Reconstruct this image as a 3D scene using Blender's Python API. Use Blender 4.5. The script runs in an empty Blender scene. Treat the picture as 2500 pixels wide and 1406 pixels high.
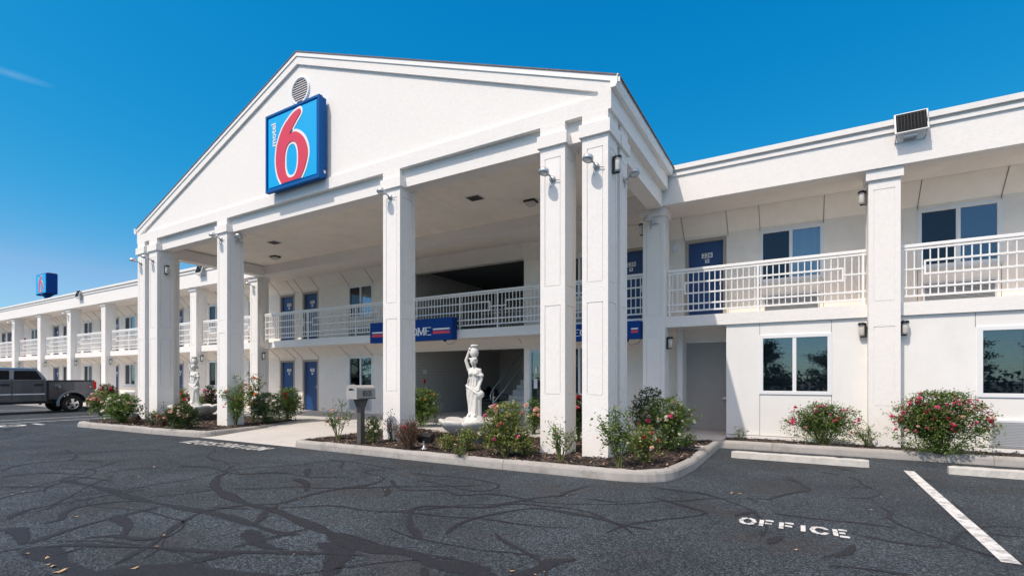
import bpy, bmesh, math, random
from mathutils import Vector, Matrix
R = math.radians
random.seed(7)
sc = bpy.context.scene
C = sc.collection

# ------------------------------------------------------------------ camera
FPX, CXP, HYP, CAMH = 1202.0, 1250.0, 924.0, 1.45
YAW = math.atan((1950 - CXP) / FPX)
cd = bpy.data.cameras.new('camera'); cam = bpy.data.objects.new('camera', cd); C.objects.link(cam)
cd.sensor_width = 36; cd.lens = FPX / 2500 * 36
cd.shift_y = (HYP - 703) / 2500
cd.clip_end = 2000; cd.clip_start = 0.05
cam.location = (0, 0, CAMH); cam.rotation_euler = (R(90), 0, YAW)
sc.camera = cam
sc.render.resolution_x = 1024; sc.render.resolution_y = 575

# ------------------------------------------------------------------ sky + sun
FILL_MIX, FILL_TINT = 1.0, (5.7, 3.35, 1.95)
KR, PR_, KG, PG_, KB, PB_ = 15.0, 4.2, 0.74, 0.8, 0.87, 0.49
SUNV = Vector((-0.36, -1.0, 1.5)).normalized()      # towards the sun
elev = math.asin(SUNV.z)
world = bpy.data.worlds.new("World"); sc.world = world; world.use_nodes = True
wn = world.node_tree; wn.nodes.clear()
out = wn.nodes.new('ShaderNodeOutputWorld'); bg = wn.nodes.new('ShaderNodeBackground')
sky = wn.nodes.new('ShaderNodeTexSky'); sky.sky_type = 'NISHITA'; sky.sun_disc = False
sky.sun_elevation = elev
sky.sun_rotation = math.atan2(SUNV.x, SUNV.y)
sky.air_density = 1.0; sky.dust_density = 0.3; sky.ozone_density = 2.5; sky.altitude = 200
# deepen the blue: per-channel response, applied round the sky's own display level
KS = 0.085 * 2 ** 0.75
sepc = wn.nodes.new('ShaderNodeSeparateColor'); comb = wn.nodes.new('ShaderNodeCombineColor')
wn.links.new(sky.outputs[0], sepc.inputs[0])
for ci, (gain, pw) in enumerate([(KR, PR_), (KG, PG_), (KB, PB_)]):
    m1 = wn.nodes.new('ShaderNodeMath'); m1.operation = 'MULTIPLY'; m1.inputs[1].default_value = KS; wn.links.new(sepc.outputs[ci], m1.inputs[0])
    m2 = wn.nodes.new('ShaderNodeMath'); m2.operation = 'POWER'; m2.inputs[1].default_value = pw; wn.links.new(m1.outputs[0], m2.inputs[0])
    m3 = wn.nodes.new('ShaderNodeMath'); m3.operation = 'MULTIPLY'; m3.inputs[1].default_value = gain / KS; wn.links.new(m2.outputs[0], m3.inputs[0])
    m4 = wn.nodes.new('ShaderNodeMath'); m4.operation = 'MULTIPLY'; m4.inputs[1].default_value = (0.62, 0.84, 0.97)[ci]; wn.links.new(sepc.outputs[ci], m4.inputs[0])
    m5 = wn.nodes.new('ShaderNodeMath'); m5.operation = ('MINIMUM', 'MAXIMUM', 'MAXIMUM')[ci]; wn.links.new(m3.outputs[0], m5.inputs[0]); wn.links.new(m4.outputs[0], m5.inputs[1])
    wn.links.new(m5.outputs[0], comb.inputs[ci])
# warm bright fill added to the upper sky out of view, to lift shaded faces
tcs = wn.nodes.new('ShaderNodeTexCoord'); sps = wn.nodes.new('ShaderNodeSeparateXYZ'); wn.links.new(tcs.outputs['Generated'], sps.inputs[0])
mh = wn.nodes.new('ShaderNodeMapRange'); mh.interpolation_type = 'SMOOTHSTEP'; mh.inputs[1].default_value = 0.60; mh.inputs[2].default_value = -0.35; mh.inputs[3].default_value = 0; mh.inputs[4].default_value = FILL_MIX
mxs = wn.nodes.new('ShaderNodeMath'); mxs.operation = 'MULTIPLY_ADD'; mxs.inputs[1].default_value = -0.6; wn.links.new(sps.outputs[0], mxs.inputs[0]); wn.links.new(sps.outputs[1], mxs.inputs[2])
wn.links.new(mxs.outputs[0], mh.inputs[0])
mz = wn.nodes.new('ShaderNodeMapRange'); mz.interpolation_type = 'SMOOTHSTEP'; mz.inputs[1].default_value = 0.30; mz.inputs[2].default_value = 0.62; wn.links.new(sps.outputs[2], mz.inputs[0])
mg = wn.nodes.new('ShaderNodeMath'); mg.operation = 'MULTIPLY'; wn.links.new(mh.outputs[0], mg.inputs[0]); wn.links.new(mz.outputs[0], mg.inputs[1])
hz = wn.nodes.new('ShaderNodeVectorMath'); hz.operation = 'MULTIPLY'; hz.inputs[1].default_value = FILL_TINT; wn.links.new(sky.outputs[0], hz.inputs[0])
mxh = wn.nodes.new('ShaderNodeMixRGB'); wn.links.new(mg.outputs[0], mxh.inputs[0]); wn.links.new(comb.outputs[0], mxh.inputs[1]); wn.links.new(hz.outputs[0], mxh.inputs[2])
class hs: outputs = mxh.outputs
# one faint wisp of cirrus high on the left
geo = wn.nodes.new('ShaderNodeTexCoord')
cl = wn.nodes.new('ShaderNodeTexNoise'); cl.inputs['Scale'].default_value = 9; cl.inputs['Detail'].default_value = 6
mp = wn.nodes.new('ShaderNodeMapping'); mp.inputs['Scale'].default_value = (1, 1, 5)
wn.links.new(geo.outputs['Generated'], mp.inputs['Vector']); wn.links.new(mp.outputs[0], cl.inputs['Vector'])
def ray(u, v):
    l = (u - CXP) / FPX
    return Vector((-math.sin(YAW) + l * math.cos(YAW), math.cos(YAW) + l * math.sin(YAW), -(v - HYP) / FPX))
cd0 = ray(30, 182).normalized()
dot = wn.nodes.new('ShaderNodeVectorMath'); dot.operation = 'DISTANCE'
sc0 = wn.nodes.new('ShaderNodeVectorMath'); sc0.operation = 'MULTIPLY'; sc0.inputs[1].default_value = (1, 1, 8)
wn.links.new(geo.outputs['Generated'], sc0.inputs[0])
wn.links.new(sc0.outputs[0], dot.inputs[0]); dot.inputs[1].default_value = (cd0.x, cd0.y, cd0.z * 8)
mr = wn.nodes.new('ShaderNodeMapRange'); mr.inputs[1].default_value = 0.045; mr.inputs[2].default_value = 0.0
mr.inputs[3].default_value = 0; mr.inputs[4].default_value = 0.2
wn.links.new(dot.outputs['Value'], mr.inputs[0])
mu = wn.nodes.new('ShaderNodeMath'); mu.operation = 'MULTIPLY'
wn.links.new(mr.outputs[0], mu.inputs[0]); wn.links.new(cl.outputs[0], mu.inputs[1])
mx = wn.nodes.new('ShaderNodeMixRGB'); mx.inputs[2].default_value = (6, 7, 7.5, 1)
wn.links.new(mu.outputs[0], mx.inputs[0]); wn.links.new(hs.outputs[0], mx.inputs[1])
wn.links.new(mx.outputs[0], bg.inputs[0]); bg.inputs[1].default_value = 0.085
wn.links.new(bg.outputs[0], out.inputs[0])
sl = bpy.data.lights.new('sun', 'SUN'); sl.energy = 2.0; sl.angle = R(0.5); sl.color = (1.0, 0.92, 0.80)
so = bpy.data.objects.new('sun', sl); C.objects.link(so); so.location = (-8, -20, 30)
so.rotation_euler = (-SUNV).to_track_quat('-Z', 'Y').to_euler()
sc.view_settings.view_transform = 'Standard'; sc.view_settings.look = 'None'
sc.view_settings.exposure = 0.75; sc.view_settings.gamma = 1

# ------------------------------------------------------------------ pixel helpers (photo pixels -> points on the ground)
def atZ(u, v, Z):
    r = ray(u, v); t = (Z - CAMH) / r.z; return Vector((r.x * t, r.y * t, Z))
def atY(u, v, Y):
    r = ray(u, v); t = Y / r.y; return Vector((r.x * t, Y, CAMH + r.z * t))
def depth(x, y): return -x * math.sin(YAW) + y * math.cos(YAW)

# ------------------------------------------------------------------ materials
M = {}
def nodes_of(m): return m.node_tree.nodes, m.node_tree.links
def mat(name, col, rough=0.8, metal=0.0, var=0.0, vscale=3.0, bump=0.0, bscale=60, spec=0.5, var2=0.0, v2scale=0.6, emit=None, trans=0, alpha=1, coat=0, dirt=None):
    m = bpy.data.materials.new(name); m.use_nodes = True
    n, l = nodes_of(m); b = n['Principled BSDF']
    b.inputs['Base Color'].default_value = (*col, 1); b.inputs['Roughness'].default_value = rough
    b.inputs['Metallic'].default_value = metal; b.inputs['Specular IOR Level'].default_value = spec
    if coat: b.inputs['Coat Weight'].default_value = coat; b.inputs['Coat Roughness'].default_value = 0.04
    tc = n.new('ShaderNodeTexCoord'); last = None
    gp = n.new('ShaderNodeNewGeometry')
    src = gp.outputs['Position']
    if var or var2:
        rgb = n.new('ShaderNodeRGB'); rgb.outputs[0].default_value = (*col, 1); last = rgb.outputs[0]
        for amt, s in ((var, vscale), (var2, v2scale)):
            if not amt: continue
            t = n.new('ShaderNodeTexNoise'); t.inputs['Scale'].default_value = s; t.inputs['Detail'].default_value = 5
            t.inputs['Roughness'].default_value = 0.65
            l.new(src, t.inputs['Vector'])
            mr = n.new('ShaderNodeMapRange'); mr.inputs[1].default_value = 0.3; mr.inputs[2].default_value = 0.7
            mr.inputs[3].default_value = 1 - amt; mr.inputs[4].default_value = 1 + amt
            l.new(t.outputs[0], mr.inputs[0])
            mm = n.new('ShaderNodeVectorMath'); mm.operation = 'SCALE'
            l.new(last, mm.inputs[0]); l.new(mr.outputs[0], mm.inputs['Scale']); last = mm.outputs[0]
        l.new(last, b.inputs['Base Color'])
    if dirt:                                     # drips and grime with a shape of their own: (amount, colour, stretch)
        amt, dc, st = dirt
        mp = n.new('ShaderNodeMapping'); mp.inputs['Scale'].default_value = st; l.new(src, mp.inputs['Vector'])
        t = n.new('ShaderNodeTexNoise'); t.inputs['Scale'].default_value = 1.0; t.inputs['Detail'].default_value = 7; t.inputs['Roughness'].default_value = 0.7
        l.new(mp.outputs[0], t.inputs['Vector'])
        mr = n.new('ShaderNodeMapRange'); mr.inputs[1].default_value = 0.52; mr.inputs[2].default_value = 0.78
        mr.inputs[3].default_value = 0; mr.inputs[4].default_value = amt
        l.new(t.outputs[0], mr.inputs[0])
        mx = n.new('ShaderNodeMixRGB'); mx.inputs[2].default_value = (*dc, 1)
        if last is not None: l.new(last, mx.inputs[1])
        else: mx.inputs[1].default_value = (*col, 1)
        l.new(mr.outputs[0], mx.inputs[0]); last = mx.outputs[0]
        l.new(last, b.inputs['Base Color'])
    if bump:
        t = n.new('ShaderNodeTexNoise'); t.inputs['Scale'].default_value = bscale; t.inputs['Detail'].default_value = 6
        l.new(src, t.inputs['Vector'])
        bp = n.new('ShaderNodeBump'); bp.inputs['Strength'].default_value = bump; bp.inputs['Distance'].default_value = 0.01
        l.new(t.outputs[0], bp.inputs['Height']); l.new(bp.outputs[0], b.inputs['Normal'])
    if emit:
        b.inputs['Emission Color'].default_value = (*emit[0], 1); b.inputs['Emission Strength'].default_value = emit[1]
    M[name] = m; return m

mat('stucco', (0.88, 0.855, 0.825), 0.9, var=0.03, vscale=14, var2=0.012, v2scale=0.5, bump=0.55, bscale=55, spec=0.25, dirt=(0.05, (0.5, 0.46, 0.40), (1.3, 1.3, 0.35)))
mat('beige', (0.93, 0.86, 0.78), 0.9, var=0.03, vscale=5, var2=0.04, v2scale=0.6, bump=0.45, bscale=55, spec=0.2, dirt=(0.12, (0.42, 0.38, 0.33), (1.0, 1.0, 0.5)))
mat('smooth_panel', (0.84, 0.825, 0.80), 0.8, var=0.02, vscale=3, var2=0.03, bump=0.1, bscale=30, spec=0.3, dirt=(0.14, (0.5, 0.47, 0.42), (2.2, 2.2, 0.4)))
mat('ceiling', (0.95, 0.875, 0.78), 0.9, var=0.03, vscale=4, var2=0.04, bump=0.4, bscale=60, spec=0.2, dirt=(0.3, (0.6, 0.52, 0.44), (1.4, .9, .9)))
mat('joint', (0.22, 0.19, 0.16), 0.95)
mat('white_paint', (0.90, 0.89, 0.87), 0.45, var=0.02, vscale=9, dirt=(0.10, (0.5, 0.44, 0.36), (5, 5, 3)))
mat('frame_white', (0.82, 0.83, 0.84), 0.4)
mat('roof_dark', (0.22, 0.17, 0.155), 0.95, var=0.3, vscale=20)
mat('roof_flat', (0.35, 0.34, 0.33), 0.95)
mat('drip', (0.30, 0.22, 0.18), 0.8, var=0.3, vscale=8)
mat('door_blue', (0.014, 0.062, 0.20), 0.42, var=0.06, vscale=4)
mat('door_trim', (0.42, 0.37, 0.32), 0.7)
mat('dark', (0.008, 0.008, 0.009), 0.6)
mat('interior', (0.10, 0.10, 0.10), 0.9)
mat('black_metal', (0.012, 0.012, 0.013), 0.38, spec=0.6)
mat('black_iron', (0.015, 0.015, 0.016), 0.5)
mat('galv', (0.55, 0.57, 0.60), 0.35, 0.6, var=0.1, vscale=20)
mat('cable', (0.30, 0.29, 0.28), 0.6)
mat('lens', (0.75, 0.78, 0.80), 0.12, spec=0.7)
mat('lamp_glass', (0.62, 0.60, 0.55), 0.10, spec=0.8)
mat('concrete', (0.37, 0.35, 0.33), 0.92, var=0.09, vscale=12, var2=0.10, v2scale=0.9, bump=0.4, bscale=90, dirt=(0.75, (0.17, 0.15, 0.13), (2.6, 2.6, 3.5)))
mat('walk', (0.53, 0.51, 0.485), 0.92, var=0.05, vscale=10, var2=0.07, v2scale=0.7, bump=0.25, bscale=110, dirt=(0.25, (0.40, 0.36, 0.32), (0.9, 0.9, 0.9)))
mat('stop_white', (0.50, 0.485, 0.455), 0.9, var=0.10, vscale=14, bump=0.5, bscale=60, dirt=(0.6, (0.36, 0.33, 0.30), (3, 6, 6)))
mat('statue', (0.68, 0.67, 0.635), 0.75, var=0.05, vscale=14, bump=0.3, bscale=70, dirt=(0.4, (0.52, 0.50, 0.44), (5, 5, 2)))
mat('bowl', (0.60, 0.59, 0.565), 0.8, var=0.07, vscale=10, bump=0.3, bscale=60, dirt=(0.55, (0.36, 0.35, 0.33), (4, 4, 1.5)))
mat('plinth', (0.22, 0.215, 0.21), 0.9, var=0.15, vscale=10, bump=0.3)
mat('brick_paint', (0.40, 0.385, 0.36), 0.9, var=0.04, vscale=6)
mat('niche_gray', (0.40, 0.385, 0.365), 0.9, var=0.05, vscale=4, bump=0.3, dirt=(0.3, (0.4, 0.38, 0.35), (1.5, 1.5, .5)))
mat('vent_gap', (0.10, 0.035, 0.03), 0.8)
mat('step', (0.62, 0.60, 0.56), 0.9, var=0.1, vscale=9)
mat('post_brown', (0.095, 0.088, 0.082), 0.65, var=0.06, vscale=9)
mat('mail_plastic', (0.38, 0.37, 0.36), 0.6, var=0.03)
mat('sign_cyan', (0.0, 0.42, 0.84), 0.35, spec=0.4)
mat('sign_blue', (0.0, 0.10, 0.35), 0.55, spec=0.2)
mat('sign_white', (0.86, 0.86, 0.86), 0.35)
mat('sign_red', (0.72, 0.045, 0.085), 0.35)
mat('welcome_blue', (0.002, 0.052, 0.26), 0.6, spec=0.2)
mat('number_black', (0.01, 0.01, 0.01), 0.6)
mat('brass', (0.50, 0.42, 0.30), 0.3, 0.8)
mat('steel', (0.62, 0.62, 0.62), 0.28, 0.9)
mat('alu', (0.48, 0.50, 0.52), 0.4, 0.7)
mat('curtain', (0.75, 0.74, 0.66), 0.9, var=0.05)
mat('curtain_grey', (0.30, 0.34, 0.36), 0.9)
mat('blind', (0.20, 0.215, 0.24), 0.6)
mat('ac_white', (0.66, 0.67, 0.68), 0.5)
mat('ac_grill', (0.36, 0.37, 0.38), 0.6)
mat('ac_dark', (0.06, 0.06, 0.065), 0.6)
mat('red_box', (0.55, 0.02, 0.02), 0.5)
mat('solar', (0.004, 0.005, 0.007), 0.6, spec=0.1)
mat('truck_paint', (0.14, 0.155, 0.18), 0.25, 0.8, coat=1.0)
mat('truck_glass', (0.006, 0.007, 0.008), 0.25, spec=0.1)
mat('chrome', (0.80, 0.81, 0.83), 0.12, 1.0)
mat('plastic_black', (0.012, 0.012, 0.013), 0.55)
mat('rubber', (0.012, 0.012, 0.012), 0.85)
mat('tail_red', (0.60, 0.008, 0.008), 0.15, spec=0.6)
mat('rose_stem', (0.12, 0.13, 0.045), 0.8, var=0.25, vscale=20)
mat('rose_cane_brown', (0.16, 0.10, 0.06), 0.85, var=0.25, vscale=20)
mat('trunk_bark', (0.09, 0.065, 0.045), 0.95, var=0.3, vscale=9, bump=0.8, bscale=20)
mat('dry_leaf', (0.48, 0.31, 0.17), 0.8, var=0.2, vscale=30)

def leafmat(name, c1, c2, scale=28, tl=0.35):
    m = bpy.data.materials.new(name); m.use_nodes = True; n, l = nodes_of(m); b = n['Principled BSDF']
    g = n.new('ShaderNodeNewGeometry')
    t = n.new('ShaderNodeTexNoise'); t.inputs['Scale'].default_value = scale; t.inputs['Detail'].default_value = 2
    l.new(g.outputs['Position'], t.inputs['Vector'])
    cr = n.new('ShaderNodeValToRGB'); cr.color_ramp.elements[0].position = 0.36; cr.color_ramp.elements[1].position = 0.66
    cr.color_ramp.elements[0].color = (*c1, 1); cr.color_ramp.elements[1].color = (*c2, 1)
    l.new(t.outputs[0], cr.inputs[0]); l.new(cr.outputs[0], b.inputs['Base Color'])
    b.inputs['Roughness'].default_value = 0.36; b.inputs['Specular IOR Level'].default_value = 0.5
    tr = n.new('ShaderNodeBsdfTranslucent'); l.new(cr.outputs[0], tr.inputs['Color'])
    ms = n.new('ShaderNodeMixShader'); ms.inputs[0].default_value = tl
    l.new(b.outputs[0], ms.inputs[1]); l.new(tr.outputs[0], ms.inputs[2])
    l.new(ms.outputs[0], n['Material Output'].inputs['Surface']); M[name] = m
leafmat('leaf_green', (0.035, 0.078, 0.016), (0.27, 0.39, 0.09))
leafmat('leaf_dark', (0.018, 0.042, 0.013), (0.12, 0.18, 0.05))
leafmat('leaf_yellow', (0.07, 0.115, 0.022), (0.38, 0.42, 0.11))
leafmat('leaf_silver', (0.05, 0.09, 0.04), (0.22, 0.31, 0.15))
leafmat('leaf_plum', (0.045, 0.035, 0.022), (0.20, 0.085, 0.06))
leafmat('leaf_tree', (0.014, 0.032, 0.012), (0.06, 0.10, 0.028), 4, 0.2)
leafmat('petal_red', (0.45, 0.006, 0.03), (0.70, 0.03, 0.10), 30, .2)
leafmat('petal_pink', (0.70, 0.05, 0.20), (0.85, 0.22, 0.36), 30, .2)
leafmat('petal_white', (0.72, 0.66, 0.56), (0.85, 0.80, 0.76), 30, .2)
leafmat('petal_blush', (0.75, 0.40, 0.32), (0.85, 0.62, 0.52), 30, .2)
leafmat('petal_orange', (0.80, 0.22, 0.06), (0.85, 0.42, 0.20), 30, .2)

# window glass: mirror of the surroundings over a see-through pane
def glassmat(name, tint, f0):
    m = bpy.data.materials.new(name); m.use_nodes = True; n, l = nodes_of(m); n.remove(n['Principled BSDF'])
    tr = n.new('ShaderNodeBsdfTransparent'); tr.inputs[0].default_value = (*tint, 1)
    gl = n.new('ShaderNodeBsdfGlossy'); gl.inputs['Roughness'].default_value = 0.015; gl.inputs[0].default_value = (0.9, 0.95, 1, 1)
    fr = n.new('ShaderNodeFresnel'); fr.inputs[0].default_value = 1.5
    mr = n.new('ShaderNodeMapRange'); mr.inputs[3].default_value = f0; mr.inputs[4].default_value = 0.9
    l.new(fr.outputs[0], mr.inputs[0])
    ms = n.new('ShaderNodeMixShader'); l.new(mr.outputs[0], ms.inputs[0]); l.new(tr.outputs[0], ms.inputs[1]); l.new(gl.outputs[0], ms.inputs[2])
    l.new(ms.outputs[0], n['Material Output'].inputs['Surface']); M[name] = m
glassmat('glass', (0.72, 0.80, 0.84), 0.08)
glassmat('screen', (0.22, 0.22, 0.22), 0.015)

# asphalt: fine stone speckle, worn sealcoat patches
def asphalt():
    m = bpy.data.materials.new('asphalt'); m.use_nodes = True; n, l = nodes_of(m); b = n['Principled BSDF']
    g = n.new('ShaderNodeNewGeometry'); P = g.outputs['Position']
    v = n.new('ShaderNodeTexVoronoi'); v.inputs['Scale'].default_value = 95; l.new(P, v.inputs['Vector'])
    cr = n.new('ShaderNodeValToRGB'); e = cr.color_ramp.elements
    e[0].position = 0.0; e[0].color = (0.008, 0.010, 0.014, 1); e[1].position = 1.0; e[1].color = (0.125, 0.155, 0.18, 1)
    k = cr.color_ramp.elements.new(0.6); k.color = (0.028, 0.036, 0.045, 1)
    sep = n.new('ShaderNodeSeparateColor'); l.new(v.outputs['Color'], sep.inputs[0]); l.new(sep.outputs[0], cr.inputs[0])
    t = n.new('ShaderNodeTexNoise'); t.inputs['Scale'].default_value = 0.55; t.inputs['Detail'].default_value = 7; t.inputs['Roughness'].default_value = 0.62
    l.new(P, t.inputs['Vector'])
    mr = n.new('ShaderNodeMapRange'); mr.inputs[1].default_value = 0.35; mr.inputs[2].default_value = 0.66; mr.inputs[3].default_value = 0.62; mr.inputs[4].default_value = 1.22
    l.new(t.outputs[0], mr.inputs[0])
    # warm tan scuffs
    t2 = n.new('ShaderNodeTexNoise'); t2.inputs['Scale'].default_value = 0.9; t2.inputs['Detail'].default_value = 6
    mpp = n.new('ShaderNodeMapping'); mpp.inputs['Location'].default_value = (13, 4, 0); mpp.inputs['Scale'].default_value = (1, 1.5, 1)
    l.new(P, mpp.inputs['Vector']); l.new(mpp.outputs[0], t2.inputs['Vector'])
    m2 = n.new('ShaderNodeMapRange'); m2.inputs[1].default_value = 0.52; m2.inputs[2].default_value = 0.72; m2.inputs[3].default_value = 0; m2.inputs[4].default_value = 0.55
    l.new(t2.outputs[0], m2.inputs[0])
    sc1 = n.new('ShaderNodeVectorMath'); sc1.operation = 'SCALE'; l.new(cr.outputs[0], sc1.inputs[0]); l.new(mr.outputs[0], sc1.inputs['Scale'])
    mx = n.new('ShaderNodeMixRGB'); mx.inputs[2].default_value = (0.040, 0.034, 0.033, 1); l.new(m2.outputs[0], mx.inputs[0]); l.new(sc1.outputs[0], mx.inputs[1])
    l.new(mx.outputs[0], b.inputs['Base Color']); b.inputs['Roughness'].default_value = 0.82; b.inputs['Specular IOR Level'].default_value = 0.35
    bp = n.new('ShaderNodeBump'); bp.inputs['Strength'].default_value = 0.6; bp.inputs['Distance'].default_value = 0.006
    l.new(sep.outputs[0], bp.inputs['Height']); l.new(bp.outputs[0], b.inputs['Normal']); M['asphalt'] = m
asphalt()
# tar: soft-edged sealed cracks (UV.x across the band)
def tar():
    m = bpy.data.materials.new('tar'); m.use_nodes = True; n, l = nodes_of(m); b = n['Principled BSDF']
    b.inputs['Base Color'].default_value = (0.027, 0.0275, 0.034, 1); b.inputs['Roughness'].default_value = 0.68; b.inputs['Specular IOR Level'].default_value = 0.3
    uv = n.new('ShaderNodeUVMap'); uv.uv_map = 'uv'; sx = n.new('ShaderNodeSeparateXYZ'); l.new(uv.outputs[0], sx.inputs[0])
    g = n.new('ShaderNodeNewGeometry')
    t = n.new('ShaderNodeTexNoise'); t.inputs['Scale'].default_value = 9; t.inputs['Detail'].default_value = 7; t.inputs['Roughness'].default_value = 0.7; l.new(g.outputs['Position'], t.inputs['Vector'])
    a = n.new('ShaderNodeMath'); a.operation = 'SUBTRACT'; l.new(sx.outputs[0], a.inputs[0]); a.inputs[1].default_value = 0.5
    ab = n.new('ShaderNodeMath'); ab.operation = 'ABSOLUTE'; l.new(a.outputs[0], ab.inputs[0])
    ad = n.new('ShaderNodeMath'); ad.operation = 'MULTIPLY_ADD'; l.new(t.outputs[0], ad.inputs[0]); ad.inputs[1].default_value = 0.5; l.new(ab.outputs[0], ad.inputs[2])
    mr = n.new('ShaderNodeMapRange'); mr.inputs[1].default_value = 0.70; mr.inputs[2].default_value = 0.58; mr.inputs[3].default_value = 0; mr.inputs[4].default_value = 0.78
    l.new(ad.outputs[0], mr.inputs[0])
    tr = n.new('ShaderNodeBsdfTransparent'); ms = n.new('ShaderNodeMixShader')
    l.new(mr.outputs[0], ms.inputs[0]); l.new(tr.outputs[0], ms.inputs[1]); l.new(b.outputs[0], ms.inputs[2])
    l.new(ms.outputs[0], n['Material Output'].inputs['Surface']); M['tar'] = m
tar()
# worn paint: flakes off to show the asphalt
def worn():
    m = bpy.data.materials.new('road_paint'); m.use_nodes = True; n, l = nodes_of(m); b = n['Principled BSDF']
    g = n.new('ShaderNodeNewGeometry')
    t = n.new('ShaderNodeTexNoise'); t.inputs['Scale'].default_value = 7; t.inputs['Detail'].default_value = 9; t.inputs['Roughness'].default_value = 0.75; l.new(g.outputs['Position'], t.inputs['Vector'])
    cr = n.new('ShaderNodeValToRGB'); e = cr.color_ramp.elements
    e[0].position = 0.36; e[0].color = (0.20, 0.19, 0.18, 1); e[1].position = 0.52; e[1].color = (0.66, 0.65, 0.63, 1)
    l.new(t.outputs[0], cr.inputs[0]); l.new(cr.outputs[0], b.inputs['Base Color']); b.inputs['Roughness'].default_value = 0.8; M['road_paint'] = m
worn()
def mulch():
    m = bpy.data.materials.new('mulch'); m.use_nodes = True; n, l = nodes_of(m); b = n['Principled BSDF']
    g = n.new('ShaderNodeNewGeometry'); v = n.new('ShaderNodeTexVoronoi'); v.inputs['Scale'].default_value = 38
    mp = n.new('ShaderNodeMapping'); mp.inputs['Scale'].default_value = (1, 1.7, 1); l.new(g.outputs['Position'], mp.inputs['Vector']); l.new(mp.outputs[0], v.inputs['Vector'])
    sep = n.new('ShaderNodeSeparateColor'); l.new(v.outputs['Color'], sep.inputs[0])
    cr = n.new('ShaderNodeValToRGB'); e = cr.color_ramp.elements; e[0].color = (0.008, 0.006, 0.006, 1); e[1].color = (0.20, 0.13, 0.095, 1)
    k = e.new(0.7); k.color = (0.022, 0.016, 0.015, 1); l.new(sep.outputs[1], cr.inputs[0]); l.new(cr.outputs[0], b.inputs['Base Color'])
    b.inputs['Roughness'].default_value = 0.9
    bp = n.new('ShaderNodeBump'); bp.inputs['Strength'].default_value = 1; bp.inputs['Distance'].default_value = 0.03; l.new(sep.outputs[0], bp.inputs['Height']); l.new(bp.outputs[0], b.inputs['Normal']); M['mulch'] = m
mulch()
mat('chip_dark', (0.035, 0.024, 0.02), 0.9); mat('chip_tan', (0.36, 0.23, 0.16), 0.9)
# painted blockwork: mortar lines
def block():
    m = M['brick_paint']; n, l = nodes_of(m); b = n['Principled BSDF']
    g = n.new('ShaderNodeNewGeometry'); sx = n.new('ShaderNodeSeparateXYZ'); l.new(g.outputs['Position'], sx.inputs[0])
    ad = n.new('ShaderNodeMath'); ad.operation = 'ADD'; l.new(sx.outputs[0], ad.inputs[0]); l.new(sx.outputs[1], ad.inputs[1])
    cb = n.new('ShaderNodeCombineXYZ'); l.new(ad.outputs[0], cb.inputs[0]); l.new(sx.outputs[2], cb.inputs[1])
    br = n.new('ShaderNodeTexBrick'); br.inputs['Scale'].default_value = 2.2; br.inputs['Mortar Size'].default_value = 0.012
    br.inputs['Color1'].default_value = (0.58, 0.555, 0.52, 1); br.inputs['Color2'].default_value = (0.55, 0.525, 0.49, 1); br.inputs['Mortar'].default_value = (0.40, 0.38, 0.36, 1)
    l.new(cb.outputs[0], br.inputs['Vector']); l.new(br.outputs[0], b.inputs['Base Color'])
block()

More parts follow.
